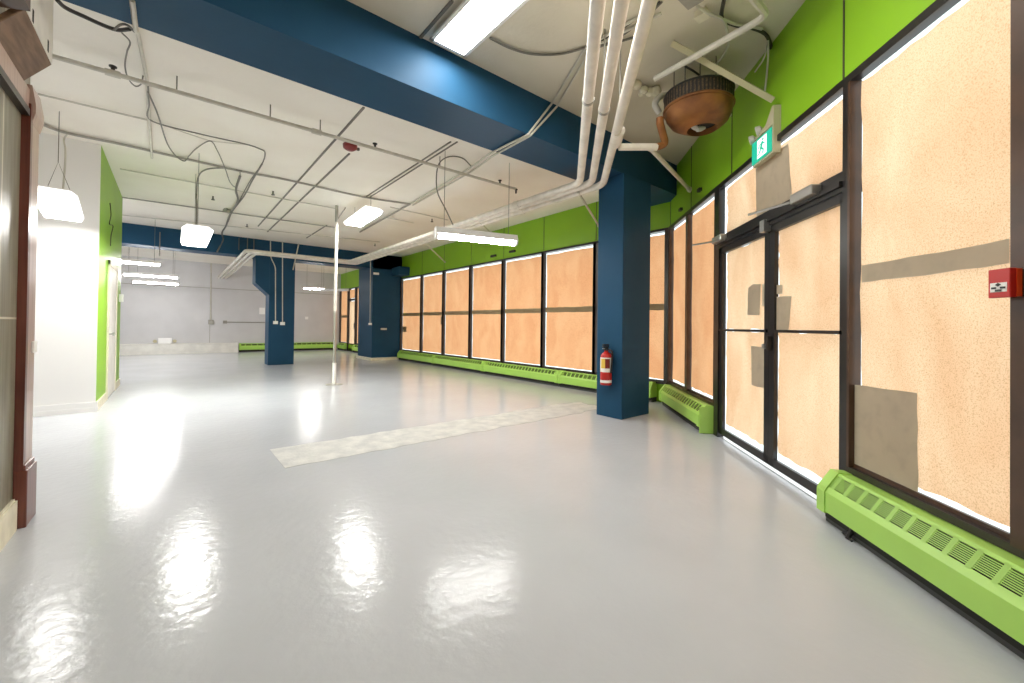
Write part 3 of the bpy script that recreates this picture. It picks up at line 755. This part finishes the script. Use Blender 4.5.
AD = .072
s0, z1 = sB(1010, 267.5, AD); s1, _ = sB(988, 270, AD); z0 = sB(1000, 297.6, AD)[1]
al = thing('fire_alarm_box', TB((s0 + s1) / 2, 0, z0), 'red fire alarm pull box on the dark post at the right edge', 'alarm')
afp = MB().box((s0, .045, z0), (s1, AD, z1), TB).build('face_plate', M['red'], al, bevel=.003)
MB().box((s0 - .002, -.0, z0 + .003), (s1 - .01, .05, z1 - .003), TB).build('back_box', M['orange'], al)  # red box, painted orange as its lit side
h_ = z1 - z0; w_ = s1 - s0
MB().box((s1 - .88 * w_, AD, z0 + .2 * h_), (s1 - .12 * w_, AD + .0015, z0 + .52 * h_), TB).build('label_plate', M['label'], afp)
tx = MB()
c = Vector((s1 - .5 * w_, z0 + .45 * h_))
tx.quad([TB(c.x - .012, AD + .003, c.y), TB(c.x, AD + .003, c.y + .008), TB(c.x + .012, AD + .003, c.y), TB(c.x, AD + .003, c.y - .008)])
for u0, u1, v in ((.18, .40, .34), (.58, .82, .34), (.36, .64, .25)):
    tx.box((s1 - u1 * w_, AD + .0015, z0 + v * h_ - .004), (s1 - u0 * w_, AD + .003, z0 + v * h_ + .004), TB)
tx.build('printing', M['black'], afp)

EX = Vector((4.505 - .082, 3.395, .44))
fe = thing('fire_extinguisher', EX, 'red fire extinguisher with white and yellow labels on the blue pillar', 'fire extinguisher')
cyl = MB().lathe([(.0, 0), (.066, 0), (.074, .012), (.074, .36), (.066, .395), (.045, .42), (.026, .432), (.026, .45), (0, .45)], EX, 24).build('cylinder', M['red'], fe, smooth=True)
MB().lathe([(.0752, .0), (.0756, .0), (.0756, .19), (.0752, .19)], EX + Vector((0, 0, .17)), 24).build('label_band', M['label'], cyl, smooth=True)
lb = MB()
for k in range(6):
    a0, a1 = [math.radians(168 + 16 * q) for q in (k - .5, k + .5)]
    lb.quad([EX + Vector((math.cos(a0) * .0765, math.sin(a0) * .0765, .22)), EX + Vector((math.cos(a1) * .0765, math.sin(a1) * .0765, .22)),
             EX + Vector((math.cos(a1) * .0765, math.sin(a1) * .0765, .345)), EX + Vector((math.cos(a0) * .0765, math.sin(a0) * .0765, .345))], 0 if k < 3 else 1)
lb.build('front_label', [M['yellow'], M['darkred']], cyl)
MB().lathe([(.0752, 0), (.0758, 0), (.0758, .035), (.0752, .035)], EX + Vector((0, 0, .03)), 24).build('bottom_label', M['label'], cyl, smooth=True)
MB().box((EX.x - .02, EX.y - .02, .89), (EX.x + .02, EX.y + .02, .94)).build('valve', M['black'], fe)
MB().box((EX.x - .08, EX.y - .012, .935), (EX.x + .045, EX.y + .012, .95)).box((EX.x - .075, EX.y - .012, .955), (EX.x + .04, EX.y + .012, .975)).build('handle', M['black'], fe)
MB().tube(smoothline([EX + Vector((.0, -.03, .47)), EX + Vector((-.01, -.10, .44)), EX + Vector((-.01, -.10, .32)), EX + Vector((-.01, -.085, .16))]), .011, 8).build('hose', M['black'], fe, smooth=True)
MB().lathe([(.0, 0), (.016, 0), (.016, .012), (0, .012)], EX + Vector((-.03, .02, .47)), 12).build('gauge', M['steel'], fe)
MB().box((4.505 - .016, EX.y - .03, .55), (4.505, EX.y + .03, .86)).build('bracket', M['black'], fe)

# ------------------------------------------------------------------ left edge: varnished casing on the tiled wall
y0c, y1c = 3.635, 3.83
cs = thing('wall_casing', (XL, y0c, 0), 'red brown wooden casing at the end of the tiled wall, left edge', 'casing')
MB().box((XL, y0c, .12), (XL + .035, y1c, 2.46)).build('upright', M['pinkwood'], cs)
MB().box((XL, y0c - .012, .12), (XL + .038, y0c + .03, 2.46)).build('edge_strip', M['wood'], cs)
MB().box((XL, y0c - .015, 0), (XL + .055, y1c + .01, .33)).box((XL, y0c - .008, .33), (XL + .046, y1c + .004, .36)).build('plinth', M['wood'], cs, bevel=.006)
MB().extr([(0, 2.36), (.036, 2.36), (.050, 2.42), (.050, 2.47), (.034, 2.58), (0, 2.58)], y0c + .02, y1c + .02, lambda s, d, z: Vector((XL + d, s, z))).build('capital', M['pinkwood'], cs)
MB().box((XL, 1.5, 2.425), (XL + .028, y0c, 2.545)).build('head_board', M['pinkwood'], cs)
MB().box((XL, 1.5, 2.385), (XL + .034, y0c, 2.425)).build('head_strip', M['frame'], cs)
cr = MB().extr([(.005, 2.548), (.022, 2.533), (.131, 2.675), (.112, 2.695)], 2.97, 3.52, lambda s, d, z: Vector((XL + d, s, z)))
tag(cr.build('cornice_board', M['brownwood'], bevel=.004), 'sloping brown wooden cornice board above the tiled wall, top left corner', 'cornice')
tag(MB().extr([(.0, 2.62), (.15, 2.66), (.15, 3.1), (0, 3.1)], 1.9, 2.95, lambda s, d, z: Vector((XL + d, s, z))).build('dark_valance', M['brownframe']), 'dark brown valance box next to the cornice board, top left corner', 'valance')
sl = MB()
for (x, y) in ((33, 16), (48, 46)):
    p = onx(x, y, XL + .0705); sl.box((p.x, p.y - .012, p.z - .035), (p.x + .002, p.y + .012, p.z + .035))
struct(sl, 'trim_9', M['dark'])
p = onx(33, 347, XL + .037)
tag(MB().box((p.x - .002, p.y - .035, p.z - .035), (p.x + .012, p.y + .035, p.z + .035)).build('wall_switch', M['white'], bevel=.004), 'small white switch on the red brown casing', 'switch')
# door and odds and ends on the green wall
dg = struct(MB().box((XG, 8.72, 0), (XG + .02, 8.80, 2.13)).box((XG, 9.86, 0), (XG + .02, 9.94, 2.13)).box((XG, 8.72, 2.06), (XG + .02, 9.94, 2.13)), 'door_4', M['cream'])
MB().box((XG, 8.8, .01), (XG + .012, 9.86, 2.06)).build('door_panel', M['offwhite'], dg)
MB().lathe([(.0, 0), (.012, 0), (.012, .035), (.028, .04), (.028, .07), (0, .075)], (XG + .012, 8.88, 1.0), 14, axis=(1, 0, 0)).build('door_knob', M['steel'], dg)
struct(MB().box((XG, YW + .02, 0), (XG + .016, 8.72, .12)).box((XG, 9.94, 0), (XG + .016, YG, .12)), 'baseboard_green', M['cream'])
p = onx(119, 298, XG)
tag(MB().box((XG, 10.40, 1.56), (XG + .06, 10.52, 1.70)).build('wall_thermostat', M['white'], bevel=.006), 'small white box near the end of the green wall', 'thermostat')
tag(MB().tube(smoothline([onx(110, 203, XG + .015), onx(111, 215, XG + .02), onx(109.5, 224, XG + .02), onx(113, 226, XG + .02), onx(111, 236, XG + .02), onx(110.5, 246, XG + .015)]), .006, 6).build('loose_cable', M['cable'], smooth=True), 'loose dark cable loop on the green wall above its door', 'cable')

# ------------------------------------------------------------------ services on the ceiling of the far bay
ZC = ZF - .03
def run(name, pts, r, m, label, cat, group=None, smooth_=True, seg=6, rb=.08, curved=False):
    pts = smoothline(pts) if curved else (bend(pts, rb) if len(pts) > 2 else pts)
    return tag(MB().tube(pts, r, seg).build(name, M[m], smooth=smooth_), label, cat, group)
def zp(lst, z): return [onz(x, y, z) for x, y in lst]
# sprinkler pipe straight across, with its heads
zsp = 3.40
y_s = .5 * (onz(109, 69, zsp).y + onz(425, 164, zsp).y); xa, xb = onz(50, 55, zsp).x, onz(516, 189, zsp).x
pa, pb = onz(52, 56, zsp), onz(516, 189, zsp)
def on_sp(px):  # point of the pipe seen at column px
    best = min((abs(px - proj_x(pa + (pb - pa) * t / 400)), t) for t in range(401))[1]
    return pa + (pb - pa) * best / 400
def proj_x(P):
    q = P - CP; return 512 + F_PX * q.dot(rt) / q.dot(fw)
spk = thing('sprinkler_pipe', pa, 'pale sprinkler pipe running across the ceiling just behind the front beam', 'pipe')
ext = pa - (pb - pa).normalized() * 2.2
MB().tube([ext, pb], .021, 8).build('run', M['palecond'], spk, smooth=True)
for px, upd in ((113, 1), (375, 1), (500, 1), (516, -1)):
    q = on_sp(px)
    MB().lathe([(.0, 0), (.014, 0), (.014, .05), (.028, .055), (.028, .065), (.0, .07)], q if upd > 0 else q - Vector((0, 0, .07)), 10).build('sprinkler_head', M['cable'], spk)
for px in (176, 270, 320, 440):
    q = on_sp(px)
    MB().tube([q, Vector((q.x, q.y, ZF))], .006, 6).build('hanger_rod', M['greycable'], spk)
for px in (113, 317):
    q = on_sp(px); d_ = (pb - pa).normalized()
    MB().tube([q - d_ * .05, q + d_ * .05], .032, 8).build('coupling', M['palecond'], spk, smooth=True)
# conduits parallel to the beams
a, b_ = onz(40, 124, ZC), onz(409, 204, ZC)
run('conduit', zp([(34, 118), (41, 123.5), (67, 133), (120, 144), (177, 157), (245, 172), (290, 180.5), (361, 196.5), (409, 204)], ZC), .017, 'conduit', 'long grey conduit crossing the far ceiling from the left casing', 'conduit', 'conduits on the far ceiling', curved=True)
run('conduit', zp([(38, 94), (147, 120)], ZC), .010, 'palecond', 'thin pale conduit on the ceiling above the white wall', 'conduit', 'conduits on the far ceiling')
run('cable', zp([(148, 86), (149, 105), (152, 121), (200, 134), (245, 144), (260, 149), (265, 153), (262, 164), (252, 178), (245, 190), (237, 205), (229, 215)], ZC - .01), .008, 'greycable', 'grey cable from the left ceiling round to the hanging tangle', 'cable', 'cables on the far ceiling', curved=True)
run('cable', zp([(148, 92), (158, 115), (167, 143), (176, 156), (184, 161), (188, 158)], ZC - .02), .008, 'greycable', 'grey cable slanting from the left conduit to the long conduit', 'cable', 'cables on the far ceiling', curved=True)
run('cable', zp([(188, 157), (197, 148), (210, 141), (217, 150), (225, 168), (230, 182), (236, 187), (240, 178), (240, 172)], ZC - .01), .007, 'greycable', 'thin cable looping up to the thin conduit and down to the tangle', 'cable', 'cables on the far ceiling', curved=True)
run('conduit', zp([(152, 121), (180, 131), (210, 141), (250, 145)], ZC), .006, 'palecond', 'very thin conduit beside the grey cable on the left ceiling', 'conduit', 'conduits on the far ceiling')
q1 = onz(196, 196, ZC); 
L3c = Vector((.245, 7.7, 2.54))
run('cable', [onz(242, 171, ZC), onz(222, 168, ZC), onz(205, 170, ZC), onz(198, 178, ZC - .02), onz(196.5, 196, ZC - .2), Vector((.245, 7.65, 2.95)), L3c], .010, 'greycable', 'curved feed cable dropping to the low middle light', 'cable', 'light feed cables', curved=True)
p = onz(68, 133, ZC)
run('cable', [p, onz(64, 140, ZC - .05), Vector((-.98, 6.9, 3.1)), Vector((-.99, 6.85, 2.56))], .009, 'palecond', 'feed cable dropping to the light by the white wall', 'cable', 'light feed cables', curved=True)
# conduit along the room: under the beam and on over the far ceiling
run('conduit', [onz(132, 0, ZB1 - .02), onz(136, 31, ZB1 - .02), onz(138, 33, ZF - .02), onz(147, 80, ZC), onz(152, 158, ZC)], .015, 'palecond', 'pale conduit coming under the front beam at left and on along the ceiling', 'conduit', 'conduits on the far ceiling', rb=.05)
run('cable', zp([(57, 0), (66, 8), (85, 17), (105, 26), (118, 30), (130, 29)], 3.30), .013, 'cable', 'thick black cable sagging below the front beam at left', 'cable', 'cables at the front beam', curved=True)
run('cable', zp([(114, 30), (120, 25), (127, 25), (135, 32)], 3.25), .008, 'greycable', 'short cable end lifted over the thick black cable', 'cable', 'cables at the front beam', curved=True)
run('cable', zp([(122, 33), (130, 42), (127, 52), (125, 66), (128, 78), (135, 86), (141, 84), (143, 76)], ZC - .05), .006, 'greycable', 'thin grey cable hanging in a hook below the ceiling at left', 'cable', 'cables on the far ceiling', curved=True)
# diagonal pair of conduits: front ceiling, across the beam, far ceiling
def pairline(o_, lab):
    c1 = onz(586 + o_, 47, ZN - .02); c2 = ony(552 + o_ * .9, 98, Y1 - .02); c3 = onz(535 + o_ * .7, 131, ZB1 - .02); c4 = onz(488 + o_ * .4, 153 + o_ * .3, ZB1 - .02)
    pts = [onz(655 + o_, 8 + o_, ZN - .02), c1]
    q = c1.copy(); q2 = Vector((c2.x, Y1 - .02, ZN - .02))
    pts += [q2, Vector((c3.x, Y1 - .02, ZB1 - .02)), onz(489 + o_ * .5, 154 + o_ * .4, ZB1 - .02)]
    e = onz(470 + o_ * .4, 168 + o_ * .5, ZC); pts += [e, onz(411 + o_ * .3, 203.5 + o_ * .3, ZC)]
    run('conduit', pts, .012, 'palecond', lab, 'conduit', 'conduits over the front beam', rb=.03)
pairline(0, 'left one of the pair of pale conduits wrapping the front beam')
pairline(6, 'right one of the pair of pale conduits wrapping the front beam')
run('conduit', zp([(410, 204), (360, 232)], ZC), .018, 'conduit', 'grey conduit on the far ceiling running on past the light by the pole', 'conduit', 'conduits on the far ceiling')
run('cable', zp([(584, 50), (620, 30), (660, 2)], ZN - .012), .010, 'cable', 'dark cable crossing the front ceiling behind the thick pipes', 'cable', 'cables on the front ceiling')
run('cable', zp([(588, 53), (624, 35), (652, 12), (662, 2)], ZN - .012), .008, 'greycable', 'second cable crossing the front ceiling beside the dark one', 'cable', 'cables on the front ceiling')
run('cable', zp([(490, 38), (510, 48), (532, 54), (560, 54), (585, 48), (610, 44), (635, 37)], ZN - .02), .010, 'greycable', 'sagging grey cable from the big ceiling light to the thick pipes', 'cable', 'cables on the front ceiling', curved=True)
# cable loop dropping to the strip light
SL = Vector((2.85, 4.83, 2.51))
run('cable', [onz(471, 166, ZC), onz(462, 158, ZC), onz(448, 157, ZC), onz(438, 166, ZC - .1), ony(437, 190, 5.1), ony(446, 210, 4.95), ony(453, 225, 4.8)], .008, 'greycable', 'grey cable looping down to the hanging strip light', 'cable', 'light feed cables', curved=True)
# ceiling joints: thin dark tracks running away from the viewer
def track(a, b_, z, lab, w=.012):
    p0, p1 = onz(*a, z), onz(*b_, z); x = .5 * (p0.x + p1.x)
    tag(MB().box((x - w, p0.y, z - .012), (x + w, p1.y, z + .02)).build('ceiling_track', M['greycable']), lab, 'track', 'dark tracks on the far ceiling')
track((364, 107), (258, 226), ZF, 'dark ceiling track running from the front beam past the sprinkler pipe, left one')
track((345, 152), (270, 232), ZF, 'dark ceiling track starting at the red ceiling horn')
track((450, 141), (366, 197), ZF, 'left of two close dark tracks on the far ceiling', .008)
track((456, 141), (371, 197), ZF, 'right of two close dark tracks on the far ceiling', .008)
track((452, 0), (419, 39), ZN, 'dark track beside the big ceiling light')
track((334, 226), (300, 237), ZF, 'short dark track near the top of the white pole')
# far cross conduits
for (l, r_, lab, w_) in (((120, 169), (338, 209), 'thin cross conduit on the far ceiling, nearest of three', .010), ((120, 197), (338, 228), 'thin cross conduit on the far ceiling, middle of three', .013), ((122, 215), (380, 242), 'thin cross conduit on the far ceiling, nearest the far beam', .010)):
    run('conduit', zp([l, r_], ZC), w_, 'palecond' if w_ < .012 else 'conduit', lab, 'conduit', 'cross conduits on the far ceiling')
run('conduit', zp([(390, 207), (448, 220)], ZC), .010, 'palecond', 'short conduit with a sprinkler tip near the green band', 'conduit', 'cross conduits on the far ceiling')
run('conduit', zp([(384, 217), (414, 223)], ZC), .010, 'palecond', 'short stub conduit right of the light by the pole', 'conduit', 'cross conduits on the far ceiling')
for (x, y, lab) in ((213, 200, 'dark sprinkler tip on the far ceiling above the low middle light'), (273, 195, 'dark sprinkler tip left of the ceiling tracks'), (247, 227, 'dark sprinkler tip just before the far beam, left'), (432, 222, 'dark sprinkler tip above the strip light'), (375, 246, 'dark sprinkler tip before the far beam, right of the pole')):
    p = onz(x, y, ZF - .07)
    tag(MB().lathe([(.0, 0), (.03, 0), (.03, .01), (.012, .015), (.012, .07), (.0, .07)], p, 10).build('ceiling_sprinkler', M['cable']), lab, 'sprinkler', 'sprinkler tips on the far ceiling')
p = onz(350, 149, ZF - .08)
hr = thing('alarm_horn', p, 'dark red alarm horn on the ceiling behind the front beam', 'alarm')
MB().lathe([(.0, -.02), (.05, -.015), (.085, .01), (.09, .05), (.06, .08), (0, .08)], p, 18).build('dome', M['darkred'], hr, smooth=True)
MB().lathe([(.0, 0), (.02, 0), (.02, .03), (.0, .03)], p + Vector((.11, .02, .02)), 10).build('strobe', M['cable'], hr)
# tangle of cables hanging off the ceiling and down over the far beam
tg = [(240, 176), (236, 190), (238, 200), (234, 208), (229, 217), (226, 226), (222, 233)]
run('cable_tangle', zp(tg, ZC - .03) + [Vector((onz(220, 240, ZF).x, Y2 - .03, 3.4)), ony(217, 252, Y2 - .03)], .018, 'greycable', 'hanging tangle of cables on the far ceiling before the far beam', 'cable', curved=True)
run('cable', zp([(262, 164), (252, 181), (244, 196), (232, 212), (228, 222)], ZC - .02), .012, 'greycable', 'cable lying beside the hanging tangle', 'cable', 'cables on the far ceiling', curved=True)
run('junction_box', [onz(225, 210, ZF - .04), onz(231, 212, ZF - .04)], .05, 'conduit', 'small grey junction box at the hanging tangle', 'box')
# drops on the far beam and the far pillar
for (x0_, y0_, x1_, y1_, lab) in ((239, 238, 239, 250, 'leftmost of three thin drops on the far beam'), (247.5, 238, 247.5, 250, 'middle of three thin drops on the far beam'), (254, 239, 254, 251, 'rightmost of three thin drops on the far beam'), (160, 232, 160, 256, 'thin drop on the far beam left of the low middle light')):
    a, b_ = ony(x0_, y0_, Y2 - .012), ony(x1_, y1_, Y2 - .012); b_.x = a.x
    run('conduit', [a, b_], .012, 'greycable', lab, 'conduit', 'thin drops on the far beam')
def drop(pxs, lab, zb):
    pts = [ony(x, y, Y2 - .014) for x, y in pxs]
    t = thing('pillar_conduit', (pts[-1].x, Y2, zb), lab, 'conduit', 'conduits on the free standing pillar')
    MB().tube(bend(pts, .1), .014, 6).build('run', M['palecond'], t, smooth=True)
    q = pts[-1]
    MB().box((q.x - .06, Y2 - .04, q.z - .09), (q.x + .06, Y2, q.z)).build('switch_box', M['white'], t, bevel=.005)
drop([(270.5, 240), (270.5, 257), (275.5, 267), (275.5, 321)], 'bent pale conduit to the left switch on the free standing pillar', 1.1)
drop([(282.5, 242), (282.5, 322)], 'straight pale conduit to the right switch on the free standing pillar', 1.1)
a, b_ = ony(300, 238, Y2 - .1), ony(293, 270, Y2 - .02)
run('conduit', [a, b_], .018, 'palecond', 'pale conduit slanting off the far beam beside the free standing pillar', 'conduit')
rpc = thing('pillar_conduit', (5.3, Y2, 1.0), 'thin pale conduit down the front edge of the rear blue pillar', 'conduit', 'conduits on the rear pillar')
pts = [ony(370.5, 258, Y2 - .014), ony(370, 323, Y2 - .014)]
MB().tube(pts, .012, 6).build('run', M['palecond'], rpc)
MB().box((pts[1].x - .05, Y2 - .04, pts[1].z - .07), (pts[1].x + .05, Y2, pts[1].z)).build('switch_box', M['white'], rpc)
p = ony(376, 273.5, Y2); tag(MB().box((p.x - .09, Y2 - .03, p.z - .04), (p.x + .09, Y2, p.z + .03)).build('white_plate', M['white']), 'small white plate high on the rear blue pillar', 'plate')
p = ony(383.5, 329, Y2); tag(MB().box((p.x - .1, Y2 - .04, p.z - .03), (p.x + .1, Y2, p.z + .03)).build('wall_bracket', M['palecond']), 'small pale bracket low on the rear blue pillar', 'bracket')
# back wall services
bc = thing('wall_conduit', TK(1.14, .02, 1.2), 'grey conduit down the back wall to a small box', 'conduit', 'conduits on the back wall')
MB().tube([TK(1.13, .02, ZF), TK(1.15, .02, 1.28)], .022, 6).build('run', M['palecond'], bc)
MB().box((1.07, 0, 1.12), (1.25, .06, 1.30), TK).build('outlet_box', M['conduit'], bc)
bc = thing('wall_conduit', TK(1.65, .02, 1.2), 'grey conduit running sideways on the back wall behind the pillar', 'conduit', 'conduits on the back wall')
MB().tube([TK(1.62, .02, 1.22), TK(3.5, .02, 1.22)], .02, 6).build('run', M['conduit'], bc)
MB().box((1.55, 0, 1.16), (1.68, .06, 1.28), TK).build('outlet_box', M['conduit'], bc)
p = ony(262, 311, YK); tag(MB().box((p.x - .1, YK - .04, p.z - .14), (p.x + .1, YK, p.z + .14)).build('wall_plate', M['white']), 'pale plate on the back wall left of the free standing pillar', 'plate')
p = ony(306.5, 318, YK); tag(MB().box((p.x - .06, YK - .05, p.z - .06), (p.x + .06, YK, p.z + .06)).build('wall_socket', M['white']), 'white socket on the back wall right of the free standing pillar', 'socket')
bl = MB()
struct(MB().box((XLL, YK - .01, 2.55), (XA, YK, 2.57)).box((1.12, YK - .008, .39), (1.135, YK, 3.5)), 'trim_10', M['conduit'])

# white pole
pb_ = onz(334, 384.5, 0)
po = thing('support_pole', pb_, 'slim white pole standing from floor to ceiling in the middle of the room', 'pole')
MB().tube([(pb_.x, pb_.y, .0), (pb_.x, pb_.y, .43)], .036, 14).build('sleeve', M['white'], po, smooth=True)
MB().tube([(pb_.x, pb_.y, .43), (pb_.x, pb_.y, 1.45)], .027, 14).build('lower_tube', M['steel'], po, smooth=True)
MB().tube([(pb_.x, pb_.y, 1.45), (pb_.x, pb_.y, 3.22)], .031, 14).build('upper_tube', M['pipe'], po, smooth=True)
MB().lathe([(0, 0), (.16, 0), (.16, .006), (.05, .01), (0, .01)], pb_, 20).build('base_plate', M['conduit'], po)
MB().tube([(pb_.x, pb_.y, 3.22), (pb_.x, pb_.y, ZF)], .028, 10).build('top_fitting', M['conduit'], po)
MB().tube([(pb_.x, pb_.y, 3.25), (pb_.x + .16, pb_.y - .05, ZF - .02)], .012, 6).build('top_brace', M['conduit'], po)

# ------------------------------------------------------------------ services on the front ceiling
ZQ = ZN - .03
run('conduit', zp([(655, 79), (768, 15.5), (754, -1), (748, -8)], 3.45), .026, 'palecond', 'white pipe above the rusty drum bending at the ceiling edge', 'conduit', 'conduits above the drum', seg=8)
p0, p1 = onz(672, 43, ZN - .06), onB(773, 100, .06)
tag(MB().tube([p0, p1], .030, 4).build('ceiling_channel', M['beige']), 'beige channel sloping from the ceiling to the exit sign', 'channel')
p2 = TB((s_l * 0 + sB(775, 105, .06)[0]), .06, zt + .2)
run('cable', zp([(697, 6), (710, 14), (722, 19), (727, 30), (728, 45), (722, 58), (714, 66)], ZN - .06), .012, 'palecond', 'pale hose looping down beside the rusty drum', 'cable', 'cables above the drum', curved=True)
run('cable', zp([(724, 0), (722, 18), (735, 25), (752, 28), (764, 33), (769, 40), (771, 48)], ZN - .03), .015, 'cable', 'thick dark cable along the ceiling by the green wall', 'cable', 'cables above the drum', curved=True)
run('cable', zp([(723, 19), (735, 24), (750, 26), (762, 29)], ZN - .04), .011, 'palecond', 'pale cable tied beside the thick dark cable', 'cable', 'cables above the drum', curved=True)
run('cable', [onz(768, 40, ZN - .04), onB(768, 60, .03), onB(765, 91, .03)], .008, 'palecond', 'thin pale cable hanging down the green wall, straight one', 'cable', 'cables above the drum', curved=True)
run('cable', [onz(767, 45, ZN - .06), onz(764, 58, ZN - .3), onB(755, 72, .08)], .006, 'palecond', 'thin pale cable slanting off the green wall', 'cable', 'cables above the drum', curved=True)
run('cable', zp([(685, 66), (695, 72), (701, 77), (703, 82)], 3.5), .009, 'cable', 'short dark cable entering the rusty drum', 'cable', 'cables above the drum', curved=True)
jb = onz(686, 4, ZN - .05)
tag(MB().box((jb.x - .09, jb.y - .10, ZN - .05), (jb.x + .07, jb.y + .02, ZN)).build('junction_box', M['conduit']), 'grey junction box on the front ceiling behind the thick pipes', 'box')
jb = onz(702, 18, ZN - .05)
tag(MB().box((jb.x - .045, jb.y - .045, ZN - .05), (jb.x + .045, jb.y + .045, ZN)).build('junction_box', M['cream']), 'cream square box on the front ceiling above the rusty drum', 'box')
for (x, y, lab) in ((494, 256, 'left dark clip on the green band above the windows'), (513, 251.5, 'right dark clip on the green band above the windows')):
    p = onx(x, y, XA); tag(MB().box((XA - .04, p.y - .1, p.z - .025), (XA, p.y + .1, p.z + .025)).build('wall_clip', M['black']), lab, 'clip', 'dark clips on the green band')
for (x, y, lab) in ((682, 209.5, 'dark clip on the diagonal green wall, lower one'), (701, 190, 'dark clip on the diagonal green wall, by the white strut')):
    p = onB(x, y); s_ = p.y * R2
    tag(MB().box((s_ - .04, 0, p.z - .02), (s_ + .04, .04, p.z + .02), TB).build('wall_clip', M['black']), lab, 'clip', 'dark clips on the diagonal green wall')
